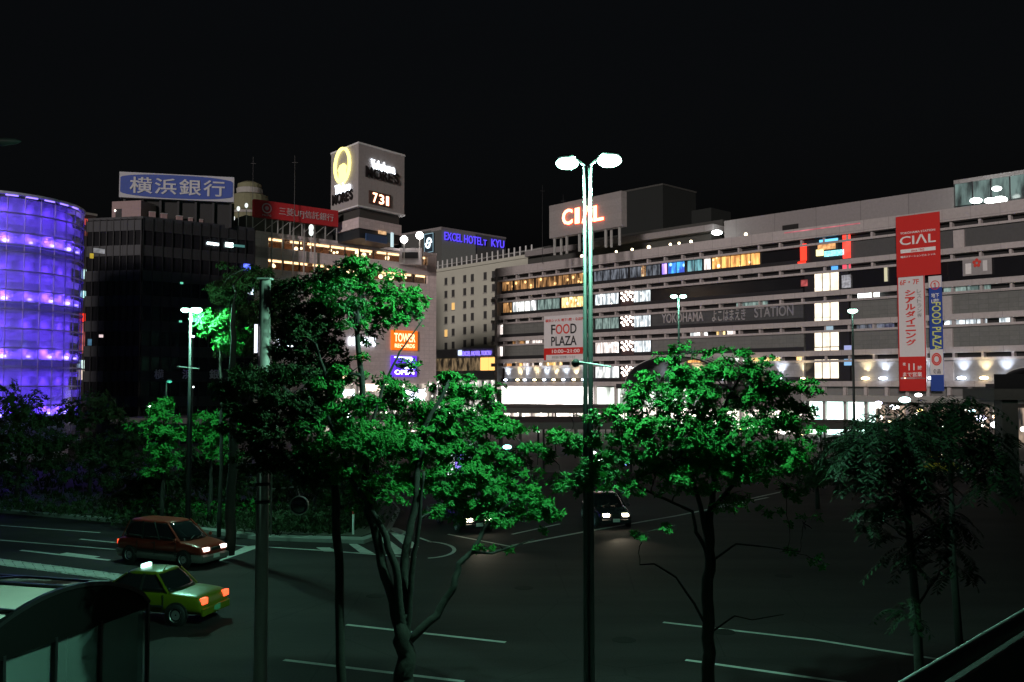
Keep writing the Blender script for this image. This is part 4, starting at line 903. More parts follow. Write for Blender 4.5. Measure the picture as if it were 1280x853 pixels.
t_ = thing('kiosk', 'small kiosk with white and violet lit panes seen between the tree crowns', 'kiosk', (gx(558,62), 62, 0))
for i, m in enumerate((emit('kiosk_w',(.8,.95,.9),1.6,.4,3), emit('kiosk_v',(.3,.2,1),1.8,.4,3), emit('kiosk_w2',(.6,.75,.8),.9,.5,3))):
    MB().box(.02+.6*i,.58+.6*i,0,.05,.9,3.0).build('lit_pane', m, t_)
for i in range(4): MB().box(.6*i-.03,.6*i+.03,-.03,.08,0,3.1).build('post', dark, t_)
MB().box(-.2,2.0,-.3,1.6,3.1,3.25).build('roof', galv, t_); MB().box(0,1.8,1.4,1.45,0,3.1).build('back_wall', dark, t_); MB().box(0,1.8,.0,.05,0,.85).build('base_panel', dark, t_)
t_ = thing('walkway', 'dark elevated walkway on a square column at the right edge', 'walkway', (gx(1252,58), 58, 0))
MB().box(0,1.0,0,1.0,0,6.0).build('column', mat('fascia_grey', (.08,.075,.07), .6), t_); MB().box(-1,14,-1,3,6.0,6.7).build('beam', mat('fascia_grey', (.08,.075,.07), .6), t_)
MB().box(-1,14,-1.05,-1.0,6.7,7.6).build('railing', dark, t_)
for k, (px, py, D, s_, col) in enumerate(((404,517,70,.14,(.9,.95,1)),(433,520,70,.3,(1,1,1)),(546,529,70,.16,(1,1,1)),(627,533,66,.32,(.95,1,1)),(651,537,80,.12,(1,.8,.7)),(672,540,80,.12,(.9,.95,1)),(634,559,60,.22,(.3,.9,.8)),
   (742,566,55,.12,(1,1,1)),(749,574,55,.13,(1,1,.95)),(784,580,55,.14,(.3,.35,1)),(927,536,75,.1,(1,.6,.15)),(962,539,75,.15,(1,.7,.25)),(979,541,75,.17,(1,1,1)),(1002,544,75,.1,(1,.8,.4)),(1186,591,70,.0,(1,.5,.1)),(1098,504,95,.3,(.8,.75,1)),(1118,509,95,.4,(.85,.9,1)),(1148,494,95,.3,(1,.9,.85)),
   (1226,523,80,.4,(.75,.75,1)),(1247,531,80,.5,(.9,.9,1)),(1245,521,80,.25,(1,.7,.4)),(1215,514,80,.22,(.5,.9,1)),(1150,513,85,.2,(1,.7,.25)),(1174,520,85,.14,(1,.8,.5)),(1131,500,100,.5,(.6,1,.95)),(1138,541,85,.12,(1,.85,.6)),(1113,527,90,.16,(1,.7,.4)),(241,421,40,.06,(.85,.6,1)),(187,508,55,.08,(1,1,1)),(241,484,60,.07,(1,1,1)))):
    if s_ == 0: continue
    p = at(px, py, D); kinds = 'small bright lantern on a thin post in the forecourt'
    t_ = thing('lantern_post', kinds, 'lantern', (p.x, p.y, 0), 0, 'small lanterns of the forecourt')
    MB().tube([(0,0,0),(0,0,p.z-s_*.4)], .035, 6).build('post', dark, t_)
    MB().ball((0,0,p.z), s_, 6, (1.3,1,.65)).build('globe', emit('globe_%d_%d_%d' % tuple(int(c*9) for c in col), col, 8), t_, True)
    where = ['behind the left part of the foreground tree','shining white and wide through the middle of the foreground tree','right of the foreground trunk crown','white, left of the tall lamp below the shop fascia','tiny pinkish, on the dark terminal roof side','tiny white, just left of the tall lamp','cyan, low beside the round bush','tiny white, upper one just right of the lamp pole','tiny white, lower one just right of the lamp pole','small blue, left of the right tree','tiny orange, under the right tree','amber, under the right tree','white, right of the amber one','tiny yellowish, at the green shop','', 'violet-white, left above the drooping tree','blue-white, second above the drooping tree','warm white, just under the banners','violet sign-like, at the right column','largest white, beside the right column','orange, left of the right column','cyan, behind the top of the drooping tree','amber, inside the drooping tree','tiny yellow, inside the drooping tree','wide cyan-white, under the white banner','tiny warm, low in the drooping tree','orange, at the left of the drooping tree','violet, on the left lamp pole side','white, above the dark left trees','white, right of the small dim lamp'][k]
    t_['label'] = 'small lantern, ' + where
# people waiting near the green-lit shop
def person(label, px, D, top, legs, seed):
    rnd = random.Random(seed); t_ = thing('person', label, 'person', (gx(px, D), D, 0), rnd.uniform(-1,1), 'people in the forecourt')
    V = [(0,0,.95),(0,0,1.15),(0,0,1.38),(0,0,1.5),(0,0,1.66),(.1,0,.9),(.11,.02*seed%.1,.5),(.11,0,.08),(.11,-.14,.04),(-.1,0,.9),(-.11,-.08,.5),(-.11,.04,.08),(-.11,-.1,.04),(.19,0,1.4),(.25,.02,1.12),(.25,-.08,.86),(-.19,0,1.4),(-.25,.02,1.12),(-.24,-.1,.88)]
    E = [(0,1),(1,2),(2,3),(3,4),(0,5),(5,6),(6,7),(7,8),(0,9),(9,10),(10,11),(11,12),(2,13),(13,14),(14,15),(2,16),(16,17),(17,18)]
    Rd = [.14,.13,.15,.055,.1,.085,.06,.045,.04,.085,.06,.045,.04,.06,.045,.035,.06,.045,.035]
    me = bpy.data.meshes.new('body'); me.from_pydata(V, E, []); o = bpy.data.objects.new('body', me); C.objects.link(o); o.parent = t_
    s = o.modifiers.new('skin', 'SKIN'); sv = me.skin_vertices or me.attributes.new('skin_vertices', 'FLOAT', 'POINT')
    for i, r in enumerate(Rd): me.skin_vertices[0].data[i].radius = (r, r*.8)
    me.skin_vertices[0].data[0].use_root = True
    o.modifiers.new('sub', 'SUBSURF').levels = 1; me.materials.append(legs)
    MB().lathe([(.17,.85),(.18,1.1),(.2,1.36),(.12,1.46)], 12).build('jacket', top, t_, True)
    MB().ball((0,.01,1.70), .105, 8, (1,1,1.05)).build('hair', black, t_, True)
def person_safe(*a):
    try: person(*a)
    except Exception as e:
        print('person failed', e)
def merge(child, par):
    m = par.matrix_basis.inverted() @ child.matrix_basis
    for o in [x for x in bpy.data.objects if x.parent == child]:
        o.parent = par; o.matrix_basis = m @ o.matrix_basis
    bpy.data.objects.remove(child)
trous = mat('trousers', (.04,.04,.05), .8)
person_safe('person in a red jacket standing before the green-lit shop', 1030, 62, mat('jacket_red', (.4,.06,.04)), trous, 1)
person_safe('person in a pale shirt standing right of the one in red', 1041, 64, mat('jacket_pale', (.4,.38,.36)), trous, 2)
person_safe('person in dark clothes walking under the right tree', 1013, 60, mat('jacket_dark', (.06,.06,.08)), trous, 3)
# ------------------------------------------------------------------ hotel behind
H1 = Frame(545, 214, 655, 190); hz = H1.hit(600, 332)[1]
t = thing('hotel_building', 'pale hotel block with a grid of small square windows between the two stores', 'building', tuple(H1.o), H1.rz)
hw_ = mat('hotel_wall', (.52,.52,.44), .8, 0, .12, .3)
MB().box(0, H1.len+6, 0, 22, 0, hz).build('wall', hw_, t)
MB().box(-.2, H1.len+6, -.3, 22, hz, hz+.7).build('cornice', hw_, t)
wy = emit('hotel_lit', (1,.6,.2), .8); wd = mat('hotel_window', (.06,.06,.06), .3)
lit = {(0,4):(1),(1,2):1,(1,6):1,(5,6):1}
for ci_, px in enumerate((557.5,566.5,581,590.5,606.5,617)):
    for ri in range(8):
        py = 352 - (px-557)*.14 + ri*16.2 - (ri*.0); dz = ri*16.2
        x, z = H1.hit(px, py)
        f = MB().box(x-.55, x+.55, -.03, .02, z-.8, z+.8).build('window', wy if (ci_,ri) in lit else wd, t)
        MB().box(x-.7, x+.7, -.16, -.02, z-1.0, z-.84).build('sill', concrete, f)
for i in range(19):
    x = H1.len*(i+.3)/17; MB().box(x-.12, x+.12, -.05, .15, hz+.7, hz+2.6).build('roof_post', whitep, t)
MB().box(0, H1.len+6, 0, .1, hz+1.4, hz+1.6).build('roof_rail', galv, t)
MB().box(2, H1.len+6, 2, 20, hz+.7, hz+2.2).build('roof_storey', mat('plant_wall2', (.05,.05,.05)), t)
# podium of the hotel
PD = Frame(545, 196, 620.5, 184)
t = thing('hotel_podium', 'low white-banded entrance block of the hotel, left of the station', 'building', tuple(PD.o), PD.rz)
def pz(py): return PD.hit(583, py)[1]
ppw = mat('podium_white', (.5,.48,.52), .5)
MB().box(0, PD.len, 0, 6, 0, pz(437)).build('wall', hw_, t)
MB().box(-.2, PD.len, -.8, -.01, pz(447), pz(436.5)).build('canopy_band', ppw, t)
MB().box(-.2, PD.len, -.6, -.01, pz(475), pz(464)).build('lower_band', ppw, t)
for i in range(8):
    x = PD.len*i/8; MB().box(x+.1, x+PD.len/8-.1, -.15, -.02, pz(463.5), pz(448)).build('window', pal['orange'] if 0 else (emit('podium_lit',(1,.55,.15),1.6) if i in (6,7) else room('podium_dim',(.01,.008,.006),(.16,.11,.06),.8,1)), t)
MB().box(0, PD.len, -.3, -.02, 0, pz(476)).build('ground_floor', room('podium_ground', (.03,.03,.03), (.7,.65,.6), .8, .6, 3), t)
MB().box(0, PD.len, -1.2, -.3, pz(500), pz(496)).build('awning', ppw, t)
letters('hotel_lettering', 'small violet hotel name EXCEL HOTEL TOKYU on the white podium band', 'EXCEL HOTEL TOKYU', PD, 578, 614, 439, 444.5, -.85, emit('violet_text', (.28,.2,1), 1.6))
box_sign('square_sign', 'small white square sign left of the violet hotel name', 572.5, 438, 577, 444.5, emit('sq_white', (.6,.7,1), 1.6), -.9, .05, fr=PD)
# hotel top block
HT = Frame(551, 235, 632, 252); HL = Frame(529, 240, 551, 235)
ht = thing('hotel_tower', 'dim grey hotel tower block carrying a violet name, behind the hotel windows', 'building', tuple(HT.o), HT.rz)
zt_ = HT.hit(551, 286)[1]; dimw = mat('tower_wall', (.09,.095,.09), .8, 0, .15, .2)
MB().box(0, HT.len, 0, 16, 0, zt_).build('wall', dimw, ht); MB().box(-.1, HT.len+.1, -.1, 16, zt_, zt_+.5).build('roof_edge', uw, ht)
hl_ = thing('hotel_wing', 'grey-green side block of the hotel carrying the round emblem', 'building', tuple(HL.o), HL.rz)
MB().box(0, HL.len, .02, 12, 0, zt_-.3).build('wall', mat('wing_wall', (.22,.24,.23), .8), hl_); MB().box(0, HL.len, -.08, 12, zt_-.3, zt_+.2).build('roof_edge', uw, hl_)
merge(hl_, ht)
vt = emit('violet_neon', (.10,.06,1), 1.3)
letters('hotel_lettering', 'violet rooftop letters EXCEL HOTEL, first part of the hotel name', 'EXCEL HOTEL', HT, 555, 603, 293.5, 303.5, -.3, vt, bold=.004)
letters('hotel_lettering', 'violet rooftop letter T, left of the gap in the hotel name', 'T', HT, 604, 608, 300, 307, -.3, vt)
letters('hotel_lettering', 'violet rooftop letters KYU ending the hotel name', 'KYU', HT, 614, 630, 300, 309.5, -.3, vt)
a = HL.hit(530.5, 293, -.6); b = HL.hit(541.5, 315, -.6)
em = thing('emblem_sign', 'square sign with a white swirl emblem on the grey-green hotel side', 'sign', tuple(HL.w(a[0], -.6, b[1])), HL.rz); ew, eh = b[0]-a[0], a[1]-b[1]
MB().box(0, ew, 0, .3, 0, eh).build('board', mat('emblem_back', (.03,.05,.07), .4), em)
wn = emit('white_neon', (.75,.92,1), 3)
fr_ = MB(); fr_.box(0,ew,-.05,0,0,.14).box(0,ew,-.05,0,eh-.14,eh).box(0,.12,-.05,0,.14,eh-.14).box(ew-.12,ew,-.05,0,.14,eh-.14); fr_.build('frame', emit('frame_neon',(.3,.5,.6),.8), em)
sw = MB()
for ph in (0, math.pi):
    for k in range(14):
        a0, a1 = ph + k*.24, ph + (k+1)*.24; r0 = 1-.045*k; r1 = 1-.045*(k+1)
        sw.bar((ew/2+ew*.32*r0*math.cos(a0), -.1, eh/2+eh*.34*r0*math.sin(a0)), (ew/2+ew*.32*r1*math.cos(a1), -.1, eh/2+eh*.34*r1*math.sin(a1)), .3, .3)
sw.build('swirl', wn, em)
for i, (px, py) in enumerate(((505,299.5),(524.5,294.5))):
    p = at(px, py, 133); o = tag(MB().ball((0,0,0), .55, 8).build('floodlight', emit('flood_w', (1,.95,.92), 12), None, True), ['round white floodlight right of the sign tower','round white floodlight beside the swirl emblem'][i], 'floodlight', 'floodlights beside the sign tower'); o.location = p
    MB().tube([(0,.2,0),(0,.2,-3.5)], .1, 6).build('post', galv, o)
t = thing('rooftop_unit', 'low rooftop plant lit from above between the two round floodlights', 'roof plant', tuple(at(515,318,134)), 0)
MB().box(-1.9,1.4,0,2,-1.5,.9).build('housing', colm, t); MB().box(-1.4,.9,-.05,0,-.6,.3).build('grille', louv, t)
# ------------------------------------------------------------------ store with the sign tower
M = Frame(317, 118, 545, 139); mz = M.hit(430, 302.5)[1]
t = thing('department_store', 'grey-pink tiled department store with two strips of warm windows, under the sign tower', 'building', tuple(M.o), M.rz)
mw = tiled('store_tiles', (.68,.58,.57), .9, .6, .03, .8)
def mzz(py): return M.hit(430, py)[1]
def strip(z0, z1):
    return z0, z1
# wall bands leave two real slots; the slots are shallow lit rooms
s1t, s1b = M.hit(340, 297.5)[1], M.hit(340, 309.5)[1]; s2t, s2b = M.hit(340, 324)[1], M.hit(340, 335)[1]
s2t, s2b = M.hit(500, 341)[1], M.hit(500, 352)[1]
xl, xr, L_ = M.x(334), M.x(534), M.len
MB().box(0, L_, 0, .8, s1t, mz).box(0, L_, 0, .8, s2t, s1b).box(0, L_, 0, .8, 0, s2b).box(0, xl, 0, .8, s2b, s1t).box(xr, L_, 0, .8, s2b, s1t).build('front_wall', mw, t)
MB().box(0, L_, 3.5, 24, 0, mz-.2).build('rear_wall', mw, t)
MB().box(L_-.8, L_, .8, 3.5, 0, mz).build('side_wall', mw, t); MB().box(0, .8, .8, 3.5, 0, mz).build('side_wall', mw, t); MB().box(.8, L_-.8, .8, 3.5, mz-.4, mz-.2).build('roof', mw, t)
inner = mat('restaurant_wall', (.25,.12,.06), .8, 0, .4, .8)
rnd = random.Random(9); wl1 = emit('warm_tube', (1,.62,.30), 8); wl2 = emit('warm_globe', (1,.75,.42), 9)
for (zt2, zb2) in ((s1t, s1b), (s2t, s2b)):
    MB().box(xl, xr, 3.2, 3.4, zb2, zt2).build('interior_wall', inner, t); MB().box(xl, xr, .8, 3.2, zb2-.1, zb2).build('interior_floor', inner, t)
    n = 30
    for i in range(n):
        a_ = xl+(xr-xl)*i/n
        if rnd.random() < .85: MB().box(a_+.06, a_+(xr-xl)/n-.08, .5, .75, zt2-.26, zt2-.03).build('ceiling_light', wl1, t)
    for i in range(16):
        x = xl + (xr-xl)*(rnd.random()); r_ = .1 + .2*rnd.random()
        if x > xl+(xr-xl)*.55 and rnd.random() < .5: r_ = .34
        MB().ball((x, rnd.uniform(.9,2.2), zb2+(zt2-zb2)*rnd.uniform(.4,.7)), r_, 6).build('pendant_light', wl2, t, True)
    for i in range(12): x = xl+(xr-xl)*i/11; MB().box(x-.07, x+.07, .3, .5, zb2, zt2).build('mullion', dark, t)
    MB().box(xl, xr, .35, .38, zb2, zt2).build('glazing', glass('clear_glass', (.3,.3,.3), .12), t)
for i in range(5):
    x = M.x(336+13.5*i); MB().box(x-.08, x+.08, -.5, -.35, mzz(352), mz+3).build('scaffold_pole', galv, t)
MB().box(0, L_, -.12, 0, mz-.4, mz).build('coping', mw, t)
# letters and signs on it
bw = emit('blue_white', (.8,.9,1), 3.5)
letters('store_lettering', 'glowing white store name on the store wall behind the foreground tree', "MORE'S", M, 436, 469, 421.5, 432.5, -.2, bw)
letters('store_lettering', 'glowing white lettering left, half covered by the dark trees', "Yokohama", M, 344, 370, 421, 436, -.2, bw)
box_sign('shop_sign', 'orange lit record shop sign reading TOWER RECORDS', 489.5, 413.5, 522, 438, emit('tower_bg', (1,.20,.01), .85), -.3, .2, fr=M, parts=[('TOWER', .1,.9,.42,.86, emit('tower_tx', (1,.45,.25), 3.5)), ('RECORDS', .12,.88,.12,.32, emit('tower_tx', (1,.45,.25), 3.5))])
box_sign('shop_sign', 'violet and blue lit sign with a white zigzag below the orange sign', 489.5, 445, 521, 471, emit('vio_bg', (.12,.03,.75), 1.3), -.3, .2, fr=M, parts=[('Z', .5,.85,.38,.88, wn), ('OPEN', .12,.88,.1,.32, emit('sgn_w', (.85,.88,1), 4)), (None,.1,.8,.9,.95, wn)])
box_sign('shop_sign', 'bright white lit sign near street level at the store corner', 503, 487, 531, 501, emit('w_bg', (.8,.85,1), 3, .3, 1), -.3, .2, fr=M)
box_sign('shop_sign', 'wide warm-white entrance sign seen through the foreground tree', 455, 480, 487, 489, emit('warm_bg', (1,.8,.65), 2, .4, 1), -.3, .2, fr=M)
box_sign('shop_sign', 'small amber shop window glow behind the middle of the foreground tree', 418, 464, 436, 474, emit('amber_bg', (1,.7,.4), 1.8, .5, 1), -.3, .2, fr=M)
box_sign('shop_sign', 'pale blue-white entrance light under the amber glow', 419, 487, 443, 495, emit('cool_bg', (.8,.95,1), 3, .5, 1), -.3, .2, fr=M)
box_sign('shop_sign', 'small red sign under the white store name', 447, 443, 455, 448, emit('red_bg', (.8,.12,.05), .7), -.3, .2, fr=M)
MB().box(M.x(400), L_, -.2, -.02, 0, M.hit(500,480)[1]).build('ground_floor', room('store_ground', (.02,.02,.02), (.45,.38,.32), .9, .5, 3.5), t)
# blue-white sign left on the dark building edge
BF = Frame(175, 105, 315, 113); BL = Frame(106, 106.5, 175, 105)
# red roof sign
RS = Frame(315, 116, 421, 124)
zt_, zb_ = RS.hit(368, 256)[1], RS.hit(368, 277)[1]
t = thing('rooftop_sign', 'long red rooftop board with white Japanese bank lettering, left of the sign tower', 'sign', tuple(RS.o), RS.rz)
MB().box(0, RS.len, 0, .6, zb_, zt_).build('board', mat('sign_red', (.42,.02,.025), .6, 0, .08), t)
hS = zt_-zb_; iw = mat('sign_pale', (.45,.36,.36), .6)
MB().lathe([(hS*.24,-.06),(hS*.30,-.06),(hS*.30,0),(hS*.24,0)], 20, (RS.len*.14, 0, zb_+hS*.56), 'y').build('ring_emblem', iw, t); MB().lathe([(.001,-.06),(hS*.12,-.06),(hS*.12,0)], 14, (RS.len*.14, 0, zb_+hS*.56), 'y').build('emblem_dot', iw, t)
text('MUFG', 'lettering', iw, t, RS.len*.09, RS.len*.19, zb_+hS*.1, zb_+hS*.2, -.01, .05)
text('三菱UFJ信託銀行', 'lettering', iw, t, RS.len*.28, RS.len*.94, zb_+hS*.22, zb_+hS*.74, -.01, .05)
for i in range(8): MB().bar((RS.len*i/7, .4, mz-.3), (RS.len*i/7, .4, zb_), .12).build('support', galv, t)
for i in range(7): MB().bar((RS.len*i/7, .5, mz), (RS.len*(i+1)/7, .5, zb_), .07).build('brace', galv, t)
MB().box(0, RS.len*1.05, 2.5, 9, mz-.3, zb_+.5).build('screen_wall', mat('screen_grey', (.07,.07,.065), .8), t)
for k, (px, py, s_) in enumerate(((389,285,.32),(389,291,.3),(291,273,.28),(298,261,.22),(308,257,.22))):
    p = at(px, py, 115); o = tag(MB().ball((0,0,0), s_, 6, (1,1,1.4)).build('work_light', emit('wk', (.9,1,.95), 5 if k > 1 else 1.2), None, True), ['upper of two pale roof lamps under the red board','lower of two pale roof lamps under the red board','lowest white lamp between the bank and the red board','middle white lamp between the bank and the red board','highest white lamp left of the red board'][k], 'roof lamp', 'lamps on the roofs'); o.location = p
    MB().tube([(0,.1,0),(0,.1,-3)], .05, 5).build('post', galv, o)
# ------------------------------------------------------------------ sign tower
TL = Frame(411.5, 127, 446, 121); TR = Frame(446, 121, 504, 128)
tz1 = TR.hit(446, 179)[1]; tz0 = TR.hit(446, 256)[1]
t = thing('sign_tower', 'pale square sign tower bearing a yellow ring emblem and a red clock', 'sign tower', tuple(TR.o), TR.rz)
pt = tiled('tower_panel', (.40,.37,.36), 1.2, 20, .03, .85, .5, .05)
pts_ = [Vector((0,0)), Vector((TR.len,0))]
lp = TL.o - TR.o; l2 = Vector((lp.dot(TR.u), lp.dot(TR.n)))
poly = [(0,0),(TR.len,0),(TR.len+l2.x, l2.y),(l2.x,l2.y)]
MB().prism(poly, tz0, tz1).build('sign_box', pt, t)
cpoly = lambda s: [((x-poly[2][0]/2)*s+poly[2][0]/2, (y-poly[2][1]/2)*s+poly[2][1]/2) for x, y in poly]
MB().prism(cpoly(1.02), tz1, tz1+.25).build('cap', whitep, t); MB().prism(cpoly(1.03), tz0-.2, tz0).build('lower_edge', whitep, t)
zn = lambda py: TR.hit(470, py)[1]
MB().prism(cpoly(.86), zn(276), tz0-.2).build('upper_neck', mat('neck_grey', (.06,.06,.055), .6), t)
MB().prism(cpoly(.93), zn(288), zn(275)).build('neck_band', mw, t)
MB().prism(cpoly(.86), mz-.3, zn(288)).build('lower_neck', mat('neck_dark', (.025,.03,.035), .5), t)
nb = TR.hit(480,290)[0]
box_sign('neck_sign', 'dim blue sign on the dark neck of the sign tower', 458, 294, 484, 303, mat('neck_blue', (.04,.09,.2), .4), .1, .2, fr=TR)
box_sign('neck_sign', 'small warm lit window on the neck of the sign tower', 474, 289, 483, 293, emit('neck_w', (1,.6,.3), .6, .5, 2), .1, .2, fr=TR)
box_sign('neck_sign', 'thin pale cyan light tube at the right of the tower neck', 489.5, 291, 492, 309, emit('neck_t', (.6,.8,.85), .9), .1, .2, fr=TR)
wg = emit('white_glow', (.85,.92,1), 4.5); inkk = mat('sign_ink', (.015,.012,.012), .6)
letters('tower_lettering', 'glowing white script above the dark store name, right face of the sign tower', 'Yokohama', TR, 462, 492, 202.5, 214.5, -.1, wg, bold=.012)
letters('tower_lettering', 'dark unlit store name on the right face of the sign tower', "MORE'S", TR, 455, 497, 211.5, 226, -.1, inkk, bold=.03)
box_sign('clock_sign', 'digital clock showing 731 in red-white figures on the sign tower', 461.5, 241, 489, 257, mat('clock_back', (.1,.06,.05), .5), -.15, .1, fr=TR, cat='clock', parts=[('7', .16,.36,.12,.88, emit('clk', (1,.42,.25), 6)), ('3', .44,.66,.1,.85, emit('clk', (1,.42,.25), 6)), ('1', .76,.88,.1,.82, emit('clk', (1,.42,.25), 6))])
letters('tower_lettering', 'glowing white script above the dark store name, left face of the sign tower', 'Yokohama', TL, 417.5, 436, 230, 242, -.1, wg, bold=.012)
letters('tower_lettering', 'dark unlit store name on the left face of the sign tower', "MORE'S", TL, 414, 439.5, 240, 254, -.1, inkk, bold=.03)
# ring emblem
a = TL.hit(417.5, 188, -.2); b = TL.hit(438, 227, -.2); rw, rh = b[0]-a[0], a[1]-b[1]
e_ = thing('ring_emblem', 'glowing yellow-white oval ring emblem on the left face of the sign tower', 'sign', tuple(TL.w(a[0], -.2, b[1])), TL.rz)
yl = emit('yellow_glow', (1,.88,.25), 2.2); rg = MB()
for k in range(36):
    a0, a1 = 2*math.pi*k/36, 2*math.pi*(k+1)/36
    rg.bar((rw/2+rw*.43*math.cos(a0), 0, rh/2+rh*.45*math.sin(a0)), (rw/2+rw*.43*math.cos(a1), 0, rh/2+rh*.45*math.sin(a1)), .3, .34)
rg.build('ring', yl, e_)
sh = MB(); pf = [(.27,.40),(.40,.52),(.60,.54),(.76,.44),(.70,.34),(.70,.12),(.5,.05),(.32,.12),(.34,.32)]
n = len(pf); sh.add([(x*rw, -.1, z*rh) for x, z in pf] + [(x*rw, .1, z*rh) for x, z in pf], [tuple(range(n)), tuple(range(n,2*n))[::-1]] + [(i,i+n,(i+1)%n+n,(i+1)%n) for i in range(n)]); sh.build('inner_figure', yl, e_)
# masts
for i, (px, y0, y1, D) in enumerate(((368,194,256,119),(316,196,240,130),(704,244,262,150),(678,232,300,160))):
    a, b = at(px, y0, D), at(px, y1, D); t = thing('antenna_mast', ['thin mast behind the red rooftop board','thin mast beside the round tower','thin mast on the CIAL sign','thin mast left of the CIAL sign'][i], 'mast', (b.x, b.y, 28), 0, 'thin masts'); MB().tube([(0,0,0),(0,0,a.z-28)], [.05,.02], 6).build('mast', dark, t); MB().bar((-.4,0,a.z-29),(.4,0,a.z-29),.03).build('crossarm', dark, t)
# ------------------------------------------------------------------ bank building
bz = BF.hit(240, 279)[1]
t = thing('bank_building', 'dark eight-storey bank building with faint panel bands, left of the department store', 'building', tuple(BF.o), BF.rz)
dglass = mat('bank_glass', (.012,.012,.014), .18, 0, .3, .3, 0, .5); spand = tiled('bank_spandrel', (.032,.034,.04), 1.5, 9, .05, .5)
lp = BL.o - BF.o; l2 = Vector((lp.dot(BF.u), lp.dot(BF.n)))
poly = [(0,0),(BF.len,0),(BF.len+l2.x,l2.y+6),(l2.x,l2.y)]
MB().prism(poly, 0, bz).build('wall', dglass, t)
MB().prism([(x*1.004-.05,y-.06) for x,y in poly], bz-1.1, bz+.2).build('parapet', spand, t)
nf = 9; fh = bz/nf
tl = thing('bank_wing', 'left face of the dark bank building with lighter tiled bands', 'building', tuple(BL.o), BL.rz)
MB().box(0, BL.len, -.15, .1, 0, bz-.1).build('wall', dglass, tl)
for k in range(nf):
    z0 = fh*k+fh*.5
    MB().box(0, BF.len, -.12, -.005, z0, z0+fh*.42).build('spandrel', mat('spandrel_dark', (.022,.022,.024), .5), t)
    MB().box(0, BL.len, -.3, -.152, z0, z0+fh*.42).build('spandrel', spand, tl)
for i in range(9): MB().box(BL.len*i/8-.05, BL.len*i/8+.05, -.36, -.3, 0, bz).build('mullion', dark, tl)
merge(tl, t)
for i in range(13): MB().box(BF.len*i/12-.05, BF.len*i/12+.05, -.2, -.12, 0, bz).build('mullion', dark, t)
for k, (p0,q0,p1,q1,c,s_) in enumerate(((259,303,267,306,(.8,.95,1),6),(267,304,273.5,307,(.8,.95,1),6),(282,303.5,291.5,309,(.75,1,.95),6),(291,306,306,309,(.1,.3,.28),.5))):
    box_sign('lit_window', ['leftmost white lit window in the dark bank','second white lit window in the dark bank','largest white lit window in the dark bank','dim teal window right of the white ones'][k], p0,q0,p1,q1, emit('lw%d'%k, c, s_), -.25, .05, fr=BF, cat='window')
rnd = random.Random(3)
for k, (px, py, c) in enumerate(((227,354,(.2,.9,.6)),(225.5,402,(.2,.8,.45)))):
    box_sign('exit_light', ['upper tiny green light in the dark bank wall','lower tiny green light in the dark bank wall'][k], px-1.5,py-1.2,px+2,py+1.2, emit('ex', (.2,.9,.6), .8), -.25, .05, fr=BF, cat='light')
for k, (c, px) in enumerate((('横',199),('浜',234),('銀',268),('行',301))):
    letters('wall_character', 'grey character %s of the bank name low on the dark bank wall' % ['first','second','third','last'][k], c, BF, px-6, px+6, 462, 474, -.3, mat('char_grey', (.6,.6,.6), .6))
# bank sign
BS = Frame(144, 107, 289, 110)
zt_, zb_ = BS.hit(216, 218)[1], BS.hit(216, 249.5)[1]; hS = zt_-zb_; wS = BS.len
t = thing('rooftop_sign', 'white and blue rooftop board with the four characters of the bank name', 'sign', tuple(BS.o), BS.rz)
MB().box(0, wS, 0, .7, zb_, zt_).build('board', mat('board_white', (.40,.40,.43), .6, 0, .05), t)
bl_m = mat('board_blue', (.035,.07,.30), .6, 0, .05); n = 40; ell = []
for k in range(n):
    a_ = 2*math.pi*k/n; ell.append((max(.01, min(.99, .5+.56*math.copysign(abs(math.cos(a_))**.8, math.cos(a_)))), .5+.46*math.copysign(abs(math.sin(a_))**.62, math.sin(a_))))
sh = MB().add([(x*wS, -.05, zb_+z*hS) for x, z in ell], [tuple(range(n))]); sh.build('blue_oval', bl_m, t)
text('横浜銀行', 'lettering', mat('board_text', (.45,.45,.47), .6), t, wS*.09, wS*.92, zb_+hS*.18, zb_+hS*.82, -.08, .06, spacing=1.15, bold=.012)
for i in range(7): MB().box(wS*(.03+.155*i), wS*(.03+.155*i)+.25, .5, .8, bz-.2, zb_).build('support', dark, t)
MB().box(wS*.2, wS, 1.0, 1.2, bz-.2, zb_).build('back_screen', black, t)
# rooftop boxes on the bank
a = BL.hit(136,251); b = BL.hit(172,271)
t = thing('roof_house', 'small pinkish roof house below the left end of the blue bank sign', 'roof house', tuple(BL.w(a[0], .6, bz)), BL.rz)
MB().box(0, b[0]-a[0], 0, 3, 0, a[1]-bz).build('wall', mat('roof_house_wall', (.28,.2,.2), .8), t); MB().box(.5,1.3,-.04,0,.2,1.3).build('door', dark, t); MB().ball((.5,-.1,1.1), .1, 6).build('door_lamp', emit('rh', (1,.9,.8), 5), t)
for k, px in enumerate((191,205.5,225,239,252,263)):
    x, z = BF.hit(px, 271, .8); w_ = .32 if k < 3 else .2
    u = thing('vent_unit', ['first','second','third and widest','fourth','fifth','sixth'][k] + ' pale roof vent from the left under the blue bank sign', 'roof vent', tuple(BF.w(x, .8, bz+.2)), BF.rz, 'pale vents on the bank roof')
    MB().box(-w_, w_, 0, .5, 0, .75-.07*k).build('housing', mat('vent_pink', (.3,.2,.2), .8), u); MB().box(-w_*1.1, w_*1.1, -.05, .55, .75-.07*k, .82-.07*k).build('cap', galv, u)
